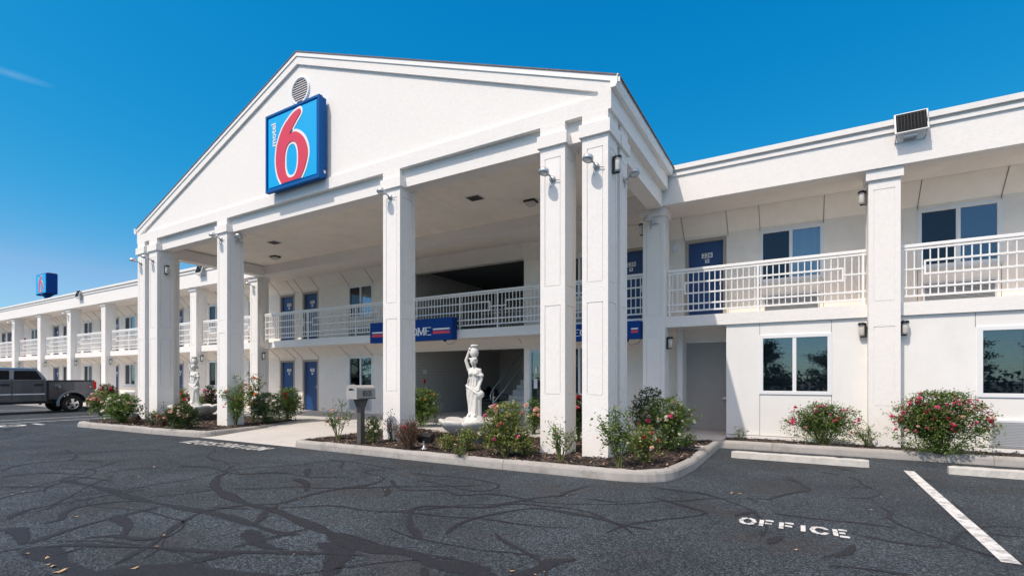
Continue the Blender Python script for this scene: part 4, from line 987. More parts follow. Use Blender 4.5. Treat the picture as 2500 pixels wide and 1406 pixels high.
def fascia_sign(x0, x1, z0, z1, word, lx, w, h, s0, label, stripes):
    t = thing('banner_sign', ((x0 + x1) / 2, 12.0, z0), label, 'sign'); m = MB()
    m.box(x0, x1, 11.80, 12.045, z0, z1, 'welcome_blue', .008); m.build('cabinet', t)
    m = MB(); word_mesh(m, word, 'sign_white', (lx, 11.799, z0 + s0), (1, 0, 0), (0, 0, 1), (0, -1, 0), w, h, w * .26, w * .24, w * .11, serif=w * .26); m.build('lettering', t)
    for a, b in stripes:
        m = MB(); zc = z0 + s0 + h * .5; k = h * .22
        m.box(a, b, 11.795, 11.80, zc + k * .55, zc + k * 1.5, 'sign_white'); m.box(a, b, 11.794, 11.80, zc - k * 1.9, zc - k * .05, 'sign_red'); m.build('stripe', t)
    m = MB(); m.tube([(x1 - .35, 11.9, z0), (x1 - .35, 11.9, z0 - .05)], .05, 'welcome_blue'); m.tube([(x1 - .35, 11.9, z0 - .05), (x1 - .3, 12.0, z0 - .14), (x1 - .1, 12.02, z0 - .1), (x1 - .02, 12.03, z0 + .05)], .008, 'cable'); m.build('conduit', t)
    return t
fascia_sign(-12.35, -8.94, 2.63, 3.29, 'WELCOME', -11.50, .190, .225, .165, 'wide blue balcony sign reading WELCOME with white and red stripes', [(-12.25, -11.72), (-9.67, -9.03)])
fascia_sign(-5.75, -3.30, 2.42, 2.85, 'REGISTRY', -5.22, .150, .160, .125, 'smaller blue sign reading REGISTRY behind the right portico columns', [(-5.66, -5.34), (-3.52, -3.35)])
m = MB(); m.box(-13.16, -12.86, 13.288, 13.298, 1.88, 2.06, 'sign_white', .002)
v, f = text_geo('OFFICE', .07, .001); m.add([(-13.01 + p.x, 13.2865, 1.99 + p.y) for p in v], f, 'welcome_blue')
m.add([(-13.12, 13.2865, 1.92), (-12.95, 13.2865, 1.92), (-12.95, 13.2865, 1.94), (-13.12, 13.2865, 1.94)], [(0, 1, 2, 3)], 'welcome_blue')
m.build('wall_notice', None, (-13.0, 13.3, 1.9), 'small white and blue notice on the wall right of the ground floor window', 'notice')

# ================================================================== LIGHT FITTINGS
def lantern():
    t = thing('wall_lantern', (0, 0, 0), 'x', 'wall lamp', 'jar lanterns fixed to the columns')       # mounted on a face looking +X
    m = MB(); m.box(0, .016, -.05, .05, -.16, .16, 'black_metal', .004); m.box(.0, .10, -.02, .02, .10, .13, 'black_metal')
    m.lathe([(0, .175), (.05, .17), (.072, .15), (.075, .115), (.0, .115)], 'black_metal', (.088, 0, 0), 14)
    m.lathe([(.0, -.165), (.025, -.165), (.04, -.14), (.0, -.14)], 'black_metal', (.088, 0, 0), 10); m.box(.0, .06, -.02, .02, -.165, -.14, 'black_metal'); m.build('bracket', t)
    m = MB(); m.lathe([(.0, .114), (.060, .112), (.060, .04), (.060, -.10), (.045, -.138), (0, -.142)], 'lamp_glass', (.088, 0, 0), 16); m.build('glass_jar', t)
    m = MB(); m.lathe([(.074, .100), (.076, .088), (.064, .080)], 'steel', (.088, 0, 0), 16); m.build('ring', t)
    return t
L0 = lantern()
col_lbl = lambda s: f'jar lantern on the right of {s}'
LN = [((-2.655, 7.90, 4.98), 0, col_lbl('the front corner column at the right of the portico')),
      ((-17.235, 7.92, 4.86), 0, col_lbl('the paired columns at the left of the portico')),
      ((-18.635, 12.08, 2.36), 0, col_lbl('the column where the left wing meets the portico')),
      ((-23.155, 12.08, 2.36), 0, col_lbl('the wing column seen behind the left statue')),
      ((-32.175, 12.08, 2.36), 0, col_lbl('the wing column nearest the parked truck bed')),
      ((-36.695, 12.08, 2.36), 0, col_lbl('the wing column above the truck bed')),
      ((-41.295, 12.08, 2.36), 0, col_lbl('the wing column above the truck cab')),
      ((-45.895, 12.08, 2.36), 0, col_lbl('the second last wing column at the left edge')),
      ((-2.725, 12.06, 2.30), 0, col_lbl('the gray column beside the wall niche')),
      ((1.165, 12.03, 2.42), 180, 'jar lantern low on the left side of the pilaster between the office windows'),
      ((1.165, 12.03, 5.05), 180, 'jar lantern high on the left side of the pilaster under the right fascia'),
      ((1.695, 12.00, 2.42), 0, 'jar lantern on the right side of the pilaster between the office windows'),
      ((-3.265, 12.05, 5.10), 180, 'jar lantern high on the column beside door 225'),
      ((-7.9, 19.18, 2.15), -90, 'square dark lamp on the back wall of the ground floor passage')]
for i, (p, rz, lb) in enumerate(LN):
    o = L0 if i == 0 else dup(L0); o.location = p; o.scale = (.88, .88, .88); o.rotation_euler = (0, 0, R(rz)); o['label'] = lb
def flood():
    t = thing('flood_lamp', (0, 0, 0), 'x', 'flood lamp', 'galvanised flood lamps on the column tops')    # wall plate on plane y=0, looks towards -Y
    m = MB(); m.lathe([(0, 0), (.055, 0), (.055, -.03), (.02, -.045), (0, -.045)], 'galv', (0, 0, 0), 14, 'y'); m.tube([(0, -.04, 0), (-.015, -.09, .03), (-.04, -.14, .06)], .016, 'galv'); m.build('bracket', t)
    m = MB(); n_ = MB(); n_.lathe([(0, .045), (.05, .045), (.082, .03), (.09, .0), (.092, -.035), (.08, -.045)], 'galv', (0, 0, 0), 20)
    rot = Matrix.Translation((-.065, -.20, .075)) @ Matrix.Rotation(R(-14), 4, 'X') @ Matrix.Rotation(R(8), 4, 'Y'); n_.xf(rot); n_.tube([(-.04, -.13, .1), (-.05, -.17, .145), (-.07, -.22, .135)], .008, 'galv'); n_.build('lamp_head', t)
    m = MB(); m.lathe([(0, -.052), (.05, -.050), (.082, -.040), (.0, -.030)], 'lens', (0, 0, 0), 20); m.xf(rot); m.build('lens', t)
    m = MB(); m.tube([(.03, -.02, -.01), (.08, -.025, -.035), (.14, -.02, -.05)], .006, 'cable'); m.tube([(-.02, -.02, -.03), (-.045, -.03, -.09), (-.03, -.015, -.14)], .0055, 'cable'); m.build('cable', t)
    return t
F0 = flood()
FL = [((-2.87, 7.679, 4.93), 0, 'on the front of the right corner column of the portico'), ((-3.66, 7.679, 4.88), 0, 'on the column left of the right corner column'),
      ((-7.44, 7.679, 5.27), 0, 'on the tall column in front of the WELCOME sign'), ((-13.72, 7.679, 5.28), 0, 'on the front of the column right of the left statue'),
      ((-13.449, 7.95, 5.28), 90, 'on the right side of the column right of the left statue'), ((-17.50, 7.679, 5.15), 0, 'on the inner of the paired left portico columns'),
      ((-18.27, 7.679, 5.15), 0, 'on the outermost left portico column'), ((-2.669, 8.52, 4.95), 90, 'sticking out sideways from behind the right corner column'),
      ((-3.02, 11.859, 5.16), 0, 'on the gray column beside the wall niche'), ((-18.90, 11.859, 5.15), 0, 'on the column where the left wing meets the portico'),
      ((-37.0, 11.859, 5.15), 0, 'on the wing column above the truck bed'), ((-46.2, 11.859, 5.15), 0, 'on the wing column near the left edge')]
for i, (p, rz, lb) in enumerate(FL):
    o = F0 if i == 0 else dup(F0); o.location = p; o.rotation_euler = (0, 0, R(rz)); o['label'] = 'round galvanised flood lamp ' + lb
def solar():
    t = thing('solar_floodlight', (0, 0, 0), 'x', 'solar light', 'solar lights along the roof edge')
    rot = Matrix.Translation((0, -.150, .13)) @ Matrix.Rotation(R(-16), 4, 'X')
    m = MB(); m.box(-.25, .25, -.015, .012, -.21, .21, 'frame_white', .004); m.xf(rot); m.build('panel_frame', t)
    m = MB(); m.box(-.225, .225, -.020, -.014, -.19, .19, 'solar')
    for i in range(9):
        for j in range(7): m.box(-.203 + i * .049, -.195 + i * .049, -.0225, -.0199, -.164 + j * .052, -.156 + j * .052, 'ac_grill')
    m.xf(rot); m.build('solar_cells', t)
    m = MB(); m.tube([(-.22, -.17, -.08), (-.22, 0, -.16)], .010, 'galv'); m.tube([(.22, -.19, -.08), (.22, 0, -.16)], .010, 'galv'); m.tube([(.22, -.30, .2), (.24, 0, -.12)], .007, 'galv'); m.box(-.23, .23, -.012, 0, -.17, -.15, 'galv'); m.build('bracket', t)
    m = MB(); m.box(-.10, .10, -.16, -.01, -.135, -.105, 'galv', .006); m.build('lamp_head', t)
    return t
S0 = solar()
for i, (x, lb) in enumerate([(1.80, 'on the roof edge above the right pilaster'), (-34.9, 'on the far wing roof edge, right of the pylon sign'), (-22.4, 'on the roof edge seen through the portico'), (-50.2, 'on the roof edge at the left edge of the picture')]):
    o = S0 if i == 0 else dup(S0); o.location = (x, 11.745, 6.07); o['label'] = 'tilted black solar panel light ' + lb
def ceil_lamp():
    t = thing('ceiling_lamp', (0, 0, 0), 'x', 'ceiling lamp', 'lamps under the portico ceiling')
    m = MB(); m.box(-.15, .15, -.13, .13, -.05, 0, 'black_metal', .01); m.build('housing', t)
    m = MB(); v = [(-.13, -.11, -.05), (.13, -.11, -.05), (.13, .11, -.05), (-.13, .11, -.05), (-.09, -.07, -.13), (.09, -.07, -.13), (.09, .07, -.13), (-.09, .07, -.13)]
    m.add(v, [(3, 2, 1, 0), (4, 5, 6, 7), (0, 1, 5, 4), (1, 2, 6, 5), (2, 3, 7, 6), (3, 0, 4, 7)], 'lamp_glass'); m.build('diffuser', t); return t
c0 = ceil_lamp(); c0.location = (-5.72, 10.75, 5.838); c0['label'] = 'square ceiling lamp near the right end of the portico ceiling'
c1 = dup(c0, (-16.25, 11.0, 5.838), label='square ceiling lamp near the left end of the portico ceiling')
m = MB(); m.tube([(-2.78, 13.28, 4.92), (-2.78, 13.16, 4.92), (-2.76, 13.05, 4.88)], .014, 'frame_white'); m.box(-2.80, -2.72, 12.92, 13.08, 4.70, 4.86, 'frame_white', .02); m.lathe([(0, 13.27), (.07, 13.27), (.07, 13.298), (0, 13.298)], 'frame_white', (-2.78, 0, 4.93), 14, 'y')
m.build('security_camera', None, (-2.78, 13.3, 4.9), 'white security camera on the wall left of door 226', 'camera')
m = MB(); m.lathe([(0, 12.86), (.05, 12.87), (.06, 12.90), (.0, 12.92)], 'frame_white', (-12.1, 0, 5.0), 12, 'y'); m.box(-12.17, -12.03, 12.90, 13.29, 4.93, 5.05, 'frame_white', .02)
m.build('security_camera', None, (-12.1, 13.3, 4.95), 'beige camera housing beside the upper breezeway opening', 'camera')
m = MB(); m.box(-47.35, -47.05, 12.5, 12.75, ZS1, 4.30, 'red_box', .02); m.box(-47.33, -47.07, 12.49, 12.51, 3.9, 4.2, 'number_black'); m.build('red_cabinet', None, (-47.2, 12.6, ZS1), 'narrow red cabinet standing on the far upper balcony', 'cabinet')

# ================================================================== STATUES (one continuous carved figure each)
def capsule(bm, a, b, ra, rb, seg=14, n=8, sq=1.0):
    a, b = Vector(a), Vector(b); d = b - a; z = d.normalized(); x = z.orthogonal().normalized(); y = z.cross(x); rings = []
    for i in range(-n // 2, n + n // 2 + 1):
        if i < 0: t = 0; ang = i / (n // 2) * math.pi / 2; r = ra * math.cos(ang); c = a + z * ra * math.sin(ang)
        elif i > n: ang = (i - n) / (n // 2) * math.pi / 2; r = rb * math.cos(ang); c = b + z * rb * math.sin(ang)
        else: t = i / n; r = ra + (rb - ra) * t; c = a + d * t
        r = max(r, .0006); rings.append([bm.verts.new(c + (x * math.cos(p) + y * math.sin(p)) * r) for p in (2 * math.pi * k / seg for k in range(seg))])
    for i in range(len(rings) - 1):
        for k in range(seg): bm.faces.new((rings[i][k], rings[i][(k + 1) % seg], rings[i + 1][(k + 1) % seg], rings[i + 1][k]))
    bm.faces.new(rings[0][::-1]); bm.faces.new(rings[-1])
def ellipsoid(bm, c, r, rot=None):
    m4 = Matrix.Translation(c) @ (rot or Matrix.Identity(4)) @ Matrix.Diagonal((*r, 1)); bmesh.ops.create_uvsphere(bm, u_segments=20, v_segments=12, radius=1, matrix=m4)
def loft(bm, secs, seg=40):
    """secs: (x, y, z, rx, ry, fold amplitude, folds, phase)"""
    rings = []
    for (x, y, z, rx, ry, fa, nf, ph) in secs:
        rings.append([bm.verts.new((x + (rx + fa * math.sin(nf * t + ph)) * math.cos(t), y + (ry + fa * math.sin(nf * t + ph)) * math.sin(t), z)) for t in (2 * math.pi * k / seg for k in range(seg))])
    for i in range(len(rings) - 1):
        for k in range(seg): bm.faces.new((rings[i][k], rings[i][(k + 1) % seg], rings[i + 1][(k + 1) % seg], rings[i + 1][k]))
    bm.faces.new(rings[0][::-1]); bm.faces.new(rings[-1])
def statue_bm():
    """woman 1.38 m tall with a jar on her head, right arm raised to it (at -X), left arm down to a second jar by the hip"""
    bm = bmesh.new()
    # skirt with folds, slight contrapposto
    loft(bm, [(.0, 0, .0, .115, .10, .010, 11, 0), (.0, 0, .10, .115, .10, .012, 11, .3), (-.005, 0, .25, .125, .105, .012, 10, .8), (-.015, 0, .42, .135, .115, .010, 9, 1.4), (-.012, 0, .52, .142, .118, .008, 8, 2), (-.005, 0, .58, .132, .105, .006, 7, 2.4), (0, 0, .66, .108, .085, .004, 6, 2)])
    for k, (x0, x1) in enumerate([(-.10, -.03), (-.06, .0), (-.02, .05), (.04, .09), (.07, .10)]):
        capsule(bm, (x0, -.105 + .02 * abs(k - 2), .52), (x1 * .9 - .01, -.098 + .015 * abs(k - 2), .04), .014, .018)
    capsule(bm, (-.135, -.05, .60), (.11, -.10, .50), .028, .030); capsule(bm, (-.12, -.08, .57), (.10, -.115, .44), .022, .026)    # rolled sash
    capsule(bm, (-.13, -.05, .58), (-.115, -.07, .30), .022, .010); capsule(bm, (.055, -.06, .40), (.045, -.10, .05), .05, .035)   # bent knee
    # torso
    loft(bm, [(0, 0, .60, .118, .092, 0, 1, 0), (.0, 0, .68, .102, .080, 0, 1, 0), (.002, 0, .76, .110, .082, 0, 1, 0), (.004, 0, .84, .125, .088, 0, 1, 0), (.004, .004, .90, .128, .080, 0, 1, 0), (.004, .006, .94, .10, .062, 0, 1, 0), (.004, .004, .965, .05, .045, 0, 1, 0)])
    ellipsoid(bm, (-.048, -.066, .835), (.050, .045, .048)); ellipsoid(bm, (.055, -.066, .835), (.050, .045, .048))
    capsule(bm, (-.12, -.02, .925), (.11, -.085, .80), .018, .016); capsule(bm, (.11, -.085, .80), (.135, 0, .76), .016, .02)        # slanting drapery over the breast
    for k in range(4): capsule(bm, (-.09 + k * .05, -.080, .76 - k * .012), (-.10 + k * .055, -.095, .62 - k * .01), .009, .012)
    capsule(bm, (.004, 0, .94), (-.004, -.012, 1.03), .042, .038)
    # head, turned a little down, hair in a bun, face
    ellipsoid(bm, (-.008, -.020, 1.085), (.062, .074, .082), Matrix.Rotation(R(12), 4, 'X')); ellipsoid(bm, (-.006, .008, 1.105), (.073, .078, .070)); ellipsoid(bm, (.0, .075, 1.08), (.04, .04, .04))
    capsule(bm, (-.010, -.094, 1.092), (-.011, -.104, 1.066), .008, .013); ellipsoid(bm, (-.012, -.088, 1.043), (.020, .012, .008)); ellipsoid(bm, (-.012, -.082, 1.018), (.022, .018, .018))
    for sx in (-1, 1): ellipsoid(bm, (-.010 + sx * .026, -.082, 1.10), (.015, .009, .007)); capsule(bm, (-.010 + sx * .012, -.090, 1.114), (-.010 + sx * .042, -.078, 1.112), .006, .005); ellipsoid(bm, (-.010 + sx * .040, -.060, 1.065), (.02, .02, .022)); ellipsoid(bm, (-.008 + sx * .066, -.01, 1.08), (.010, .018, .024))
    for k in range(9): a = -math.pi * (.05 + .9 * k / 8); ellipsoid(bm, (-.006 + .068 * math.cos(a) * -1, -.045 + .02 * math.sin(a), 1.135 + .010 * math.sin(k * 2)), (.022, .026, .020))
    # jar on the head
    prof = [(0, 1.16), (.045, 1.165), (.075, 1.20), (.088, 1.25), (.080, 1.31), (.058, 1.355), (.050, 1.375), (.078, 1.39), (.082, 1.405), (.066, 1.425), (.0, 1.428)]
    seg = 24; rr = [[bm.verts.new((.003 + max(r, .001) * math.cos(2 * math.pi * k / seg), .0 + max(r, .001) * math.sin(2 * math.pi * k / seg), z)) for k in range(seg)] for r, z in prof]
    for i in range(len(rr) - 1):
        for k in range(seg): bm.faces.new((rr[i][k], rr[i][(k + 1) % seg], rr[i + 1][(k + 1) % seg], rr[i + 1][k]))
    bm.faces.new(rr[0][::-1]); bm.faces.new(rr[-1])
    # raised right arm (photo left): shoulder - elbow out and up - hand on jar neck
    capsule(bm, (-.105, .0, .905), (-.165, -.02, 1.10), .040, .033); capsule(bm, (-.165, -.02, 1.10), (-.092, -.025, 1.315), .032, .022); ellipsoid(bm, (-.082, -.03, 1.335), (.026, .022, .036))
    for k in range(4): capsule(bm, (-.078 + k * .004, -.052 + k * .014, 1.345), (-.045 + k * .004, -.058 + k * .015, 1.372 - k * .006), .0085, .007)
    capsule(bm, (-.09, -.045, 1.325), (-.062, -.066, 1.335), .009, .008)
    # lowered left arm down to a jar held against the hip
    capsule(bm, (.112, .0, .905), (.150, -.01, .72), .041, .034); capsule(bm, (.150, -.01, .72), (.120, -.075, .555), .033, .023); ellipsoid(bm, (.115, -.095, .530), (.030, .022, .032)); capsule(bm, (.108, .0, .82), (.158, -.01, .80), .045, .044)
    for k in range(4): capsule(bm, (.096 + k * .014, -.108, .525), (.088 + k * .016, -.130, .490), .0085, .007)
    capsule(bm, (.093, -.10, .54), (.076, -.115, .52), .009, .008)
    ellipsoid(bm, (.135, -.055, .42), (.088, .08, .088)); capsule(bm, (.115, -.06, .48), (.100, -.065, .54), .045, .052); capsule(bm, (.10, -.02, .36), (.095, -.01, .02), .06, .055)
    # rocky mound at the feet
    loft(bm, [(.0, 0, -.17, .205, .20, .006, 9, 0), (0, 0, -.13, .20, .195, .010, 8, 1), (0, 0, -.07, .175, .17, .012, 7, 2), (0, 0, -.02, .145, .14, .010, 7, 3), (0, 0, .03, .12, .11, .006, 6, 0)])
    capsule(bm, (-.05, -.10, .02), (-.06, -.15, .0), .03, .022); capsule(bm, (.05, -.10, .02), (.06, -.15, .0), .03, .022)
    return bm
def statue_mesh():
    bm = statue_bm(); me = bpy.data.meshes.new('statue'); bm.to_mesh(me); bm.free(); o = bpy.data.objects.new('tmp', me); C.objects.link(o)
    rm = o.modifiers.new('r', 'REMESH'); rm.mode = 'VOXEL'; rm.voxel_size = .0085; sm = o.modifiers.new('s', 'SMOOTH'); sm.factor = .5; sm.iterations = 2
    dg = bpy.context.evaluated_depsgraph_get(); e = o.evaluated_get(dg); r = bpy.data.meshes.new_from_object(e); bpy.data.objects.remove(o)
    r.materials.clear(); r.materials.append(M['statue'])
    r.polygons.foreach_set('use_smooth', [True] * len(r.polygons)); return r
SM = statue_mesh()
def fountain():
    t = thing('garden_fountain', (0, 0, 0), 'x', 'fountain', 'stone fountains in the flower beds')
    m = MB(); scal = lambda a, r, z: 1 + (.15 * abs(math.sin(4 * a)) ** .55 - .12) * min(1, max(0, r - .15) / .5); fzz = lambda a, r, z: .045 * abs(math.sin(4 * a)) ** .6 * max(0, min(1, (r - .3) / .4)) * (1 if z > .33 else .3)
    q_ = [(.0, .32), (.22, .32), (.45, .35), (.60, .395), (.655, .435), (.685, .440), (.705, .425), (.70, .38), (.67, .335), (.60, .27), (.48, .19), (.34, .135), (.22, .115), (.0, .115)]
    m.lathe(q_, 'bowl', (0, 0, 0), 128, 'z', scal, fzz); m.build('basin', t)
    m = MB(); m.lathe([(.0, .14), (.30, .13), (.31, .09), (.27, .06), (.29, .02), (.35, -.01), (.36, -.06), (0, -.06)], 'plinth', (0, 0, 0), 32); m.build('pedestal', t)
    o = bpy.data.objects.new('statue_figure', SM); C.objects.link(o); o.parent = t; o.location = (0, 0, .555); o['label'] = 'white statue of a draped woman carrying a jar on her head'
    o.scale = (1.05, 1.05, 1.01)
    m = MB(); m.lathe([(.20, .30), (.24, .32), (.245, .38), (.235, .395), (0, .397)], 'statue', (0, 0, 0), 32); m.build('disc', t)
    return t
f1 = fountain(); f1.location = (-5.76, 8.35, .15); f1['label'] = 'white statue fountain with scalloped basin in the right flower bed'; f1.rotation_euler = (0, 0, R(14))
f2 = dup(f1, (-16.40, 8.35, .15), R(14), 'white statue fountain with its basin half hidden by shrubs in the left flower bed')

# ================================================================== MAILBOX, SPOTLIGHTS, WHEEL STOPS, BENCH, BIN
bx, by = -7.56, 6.98
t = thing('mailbox', (bx, by, .15), 'brown plastic mailbox with black numerals on a square post', 'mailbox')
m = MB(); m.box(bx - .055, bx + .055, by - .055, by + .055, .10, 1.03, 'post_brown', .006)
m.prism([(by - .13, 1.06), (by - .13, 1.03), (by - .05, .86), (by + .05, .86), (by + .13, 1.03), (by + .13, 1.06)], 'x', bx - .065, bx + .065, 'post_brown'); m.build('post', t)
m = MB(); hw = .135; y0_, y1_ = by - .22, by + .26; prof = [(-hw, 1.06), (hw, 1.06)] + [(hw * math.cos(a), 1.235 + .085 * math.sin(a)) for a in (math.pi * k / 14 for k in range(15))]
m.prism([(bx + p[0], p[1]) for p in prof], 'y', y0_ + .02, y1_, 'mail_plastic'); m.box(bx - hw - .01, bx + hw + .01, y0_ + .03, y1_ + .01, 1.045, 1.065, 'post_brown', .004); m.build('box', t)
m = MB(); pr2 = [(-hw - .012, 1.05), (hw + .012, 1.05)] + [((hw + .012) * math.cos(a), 1.235 + .10 * math.sin(a)) for a in (math.pi * k / 14 for k in range(15))]
m.prism([(bx + p[0], p[1]) for p in pr2], 'y', y0_ - .02, y0_ + .03, 'mail_plastic')
m.prism([(bx - .085, 1.235), (bx - .04, 1.222), (bx + .085, 1.232), (bx + .03, 1.255), (bx - .03, 1.262)], 'y', y0_ - .027, y0_ - .018, 'number_black'); m.build('door', t)
m = MB()
v, f = text_geo('8505', .155, .0035, sx=.82); m.add([(bx + hw + .0015, by + .045 + p.x, 1.150 + p.y) for p in v], f, 'number_black')
m.build('numerals', t)
def spot():
    t = thing('garden_spotlight', (0, 0, 0), 'x', 'spotlight', 'black garden spotlights')
    m = MB(); m.lathe([(0, 0), (.07, 0), (.065, .02), (.03, .035), (.022, .10), (0, .10)], 'galv', (0, 0, 0), 14); m.box(-.012, .012, -.02, .02, .06, .16, 'galv', .003); m.build('bracket', t)
    m = MB(); m.box(-.15, .15, -.03, .075, -.075, .075, 'black_metal', .012); m.xf(Matrix.Translation((0, .03, .19)) @ Matrix.Rotation(R(25), 4, 'X')); m.build('housing', t)
    m = MB(); m.box(-.135, .135, .076, .08, -.06, .06, 'lens'); m.xf(Matrix.Translation((0, .03, .19)) @ Matrix.Rotation(R(25), 4, 'X')); m.build('lens', t); return t
s0 = spot(); s0.location = (-5.93, 6.98, .155); s0['label'] = 'black garden spotlight by the kerb right of the mailbox'; s0.rotation_euler = (0, 0, R(5)); s0.scale = (1, 1, 1)
dup(s0, (-16.15, 6.62, .155), R(-6), 'black garden spotlight by the kerb of the left bed')
def stop(x0, x1, y, lb, seed):
    rnd = random.Random(seed); bm = bmesh.new(); n = 26; prof = [(-.085, 0), (-.065, .10), (-.045, .118), (.045, .118), (.065, .10), (.085, 0)]; rg = []
    for i in range(n + 1):
        x = x0 + (x1 - x0) * i / n; e = .8 if i in (0, n) else 1; rg.append([bm.verts.new((x, y + p[0] * (e) + rnd.gauss(0, .0035), .003 + p[1] * (.92 if i in (0, n) else 1) + (rnd.gauss(0, .003) if p[1] else 0))) for p in prof])
    for i in range(n):
        for k in range(5): bm.faces.new((rg[i][k], rg[i + 1][k], rg[i + 1][k + 1], rg[i][k + 1]))
    bm.faces.new(rg[0][::-1]); bm.faces.new(rg[-1]); m = MB(); m.bm(bm, 'stop_white')
    m.build('wheel_stop', None, ((x0 + x1) / 2, y, 0), lb, 'wheel stop', 'concrete wheel stops')
stop(-1.07, .99, 9.90, 'white concrete wheel stop in front of the office window', 1); stop(1.97, 4.0, 9.86, 'concrete wheel stop cut off by the right edge of the picture', 2)
# bench
t = thing('park_bench', (-10.5, 16.6, .15), 'black iron bench in the shaded ground floor passage', 'bench'); bx, by, bz = -10.45, 16.6, .15
m = MB()
for k in range(5): m.box(bx - .2 + k * .085, bx - .13 + k * .085, by - .6, by + .6, bz + .42, bz + .44, 'black_iron')
m.build('seat', t); m = MB()
for k in range(4): m.box(bx - .30, bx - .28, by - .6, by + .6, bz + .52 + k * .09, bz + .58 + k * .09, 'black_iron')
m.lathe([(.0, 0), (.20, 0), (.20, .02), (0, .02)], 'black_iron', (bx - .3, by, bz + .80), 16, 'x'); m.build('backrest', t)
for yy in (by - .62, by + .62):
    m = MB(); m.tube([(bx + .2, yy, bz), (bx + .17, yy, bz + .2), (bx + .22, yy, bz + .42), (bx + .2, yy, bz + .62), (bx + .05, yy, bz + .66), (bx - .28, yy, bz + .62)], .017, 'black_iron'); m.tube([(bx - .28, yy, bz), (bx - .22, yy, bz + .25), (bx - .24, yy, bz + .45), (bx - .31, yy, bz + .85)], .017, 'black_iron')
    m.tube([(bx + .17, yy, bz + .2), (bx, yy, bz + .30), (bx - .22, yy, bz + .22)], .012, 'black_iron'); m.tube([(bx + .1, yy, bz + .45), (bx + .02, yy, bz + .56), (bx - .1, yy, bz + .5), (bx - .2, yy, bz + .6)], .010, 'black_iron'); m.build('leg', t)
t = thing('litter_bin', (-10.0, 18.4, .15), 'tall dark bin with an arched top behind the bench', 'bin')
m = MB(); m.box(-10.3, -9.85, 18.2, 18.7, .15, 1.05, 'plastic_black', .02); m.build('body', t); m = MB(); m.prism([(-10.32, 1.05), (-9.83, 1.05)] + [(-10.075 + .245 * math.cos(a), 1.05 + .2 * math.sin(a)) for a in (math.pi * k / 10 for k in range(11))], 'y', 18.18, 18.72, 'black_metal'); m.build('lid', t)

# ================================================================== PICKUP TRUCK (built along +Y = rear, left side at +X, then placed)
t = thing('pickup_truck', (-28.38, 7.0, 0), 'dark gray crew cab pickup truck with chrome wheels parked left of the portico', 'pickup truck')
TX, TY = -28.38, 7.0
def T(p): return (TX + p[0], TY + p[1], p[2])
HW = 1.0; yr, ya, yfr = 2.78, 1.93, -2.05        # rear bumper, rear axle, front axle (relative to TY)
def side_profile():
    P = [(yr - .08, .62), (yr - .02, .95), (yr - .03, 1.30), (yr - .05, 1.345), (1.12, 1.345), (1.10, 1.345), (1.10, 1.30)]
    return P
def arch(cy, r=.50, n=12, z=.36): return [(cy + r * math.cos(a), z + r * math.sin(a)) for a in (math.pi * k / n for k in range(n + 1))]
def body_bm(prof, hw, tum=0.03):
    """extrude a YZ profile across X, slightly narrower at the top"""
    bm = bmesh.new(); L = []
    for sx in (-1, 1):
        L.append([bm.verts.new(T((sx * (hw - tum * max(0, (p[1] - .9)) ** 1 - .04 * max(0, .62 - p[1])), p[0], p[1]))) for p in prof])
    bm.faces.new(L[0]); bm.faces.new(L[1][::-1]); n = len(prof)
    for i in range(n): bm.faces.new((L[0][i], L[1][i], L[1][(i + 1) % n], L[0][(i + 1) % n]))
    bmesh.ops.recalc_face_normals(bm, faces=bm.faces); return bm
# bed side + rear quarter
prof = [(yr - .10, .66), (yr - .04, .80), (yr - .03, 1.10), (yr - .06, 1.34), (1.115, 1.34), (1.115, .60)] + [(p[0], p[1]) for p in arch(ya, .47)][::-1] + [(yr - .30, .62)]
prof = [(yr - .10, .66), (yr - .03, 1.0), (yr - .06, 1.33), (1.115, 1.33), (1.115, .58), (ya - .47, .55)] + [p for p in arch(ya, .47)[::-1]][1:-1] + [(ya + .47, .58)]
bm = body_bm(prof, HW); bmesh.ops.bevel(bm, geom=[e for e in bm.edges if e.is_manifold and e.calc_face_angle(0) > .6 and abs(e.verts[0].co.x - e.verts[1].co.x) < .1], offset=.025, segments=3, affect='EDGES')
m = MB(); m.bm(bm, 'truck_paint'); m.build('bed', t)
m = MB(); m.box(*[c for c in (TX - .97, TX + .97)], TY + 1.10, TY + yr - .07, 1.332, 1.385, 'plastic_black', .015); m.build('bed_cover', t)
# cab lower and hood
prof = [(1.085, .52), (1.085, 1.36), (-1.35, 1.36), (-1.55, 1.33), (-2.75, 1.22), (-2.88, 1.05), (-2.88, .55), (yfr - .47, .52)] + [p for p in arch(yfr, .47)][::-1][1:-1][::-1][::-1] + [(yfr + .47, .50)]
a = [(yfr + .47 * math.cos(x), .36 + .47 * math.sin(x)) for x in (math.pi - math.pi * k / 12 for k in range(1, 12))]
prof = [(1.085, .50), (1.085, 1.36), (-1.35, 1.36), (-1.55, 1.33), (-2.75, 1.22), (-2.88, 1.05), (-2.88, .55), (yfr - .47, .50)] + a + [(yfr + .47, .48)]
bm = body_bm(prof, HW); bmesh.ops.bevel(bm, geom=[e for e in bm.edges if e.is_manifold and e.calc_face_angle(0) > .6 and abs(e.verts[0].co.x - e.verts[1].co.x) < .1], offset=.03, segments=3, affect='EDGES')
m = MB(); m.bm(bm, 'truck_paint'); m.build('cab_body', t)
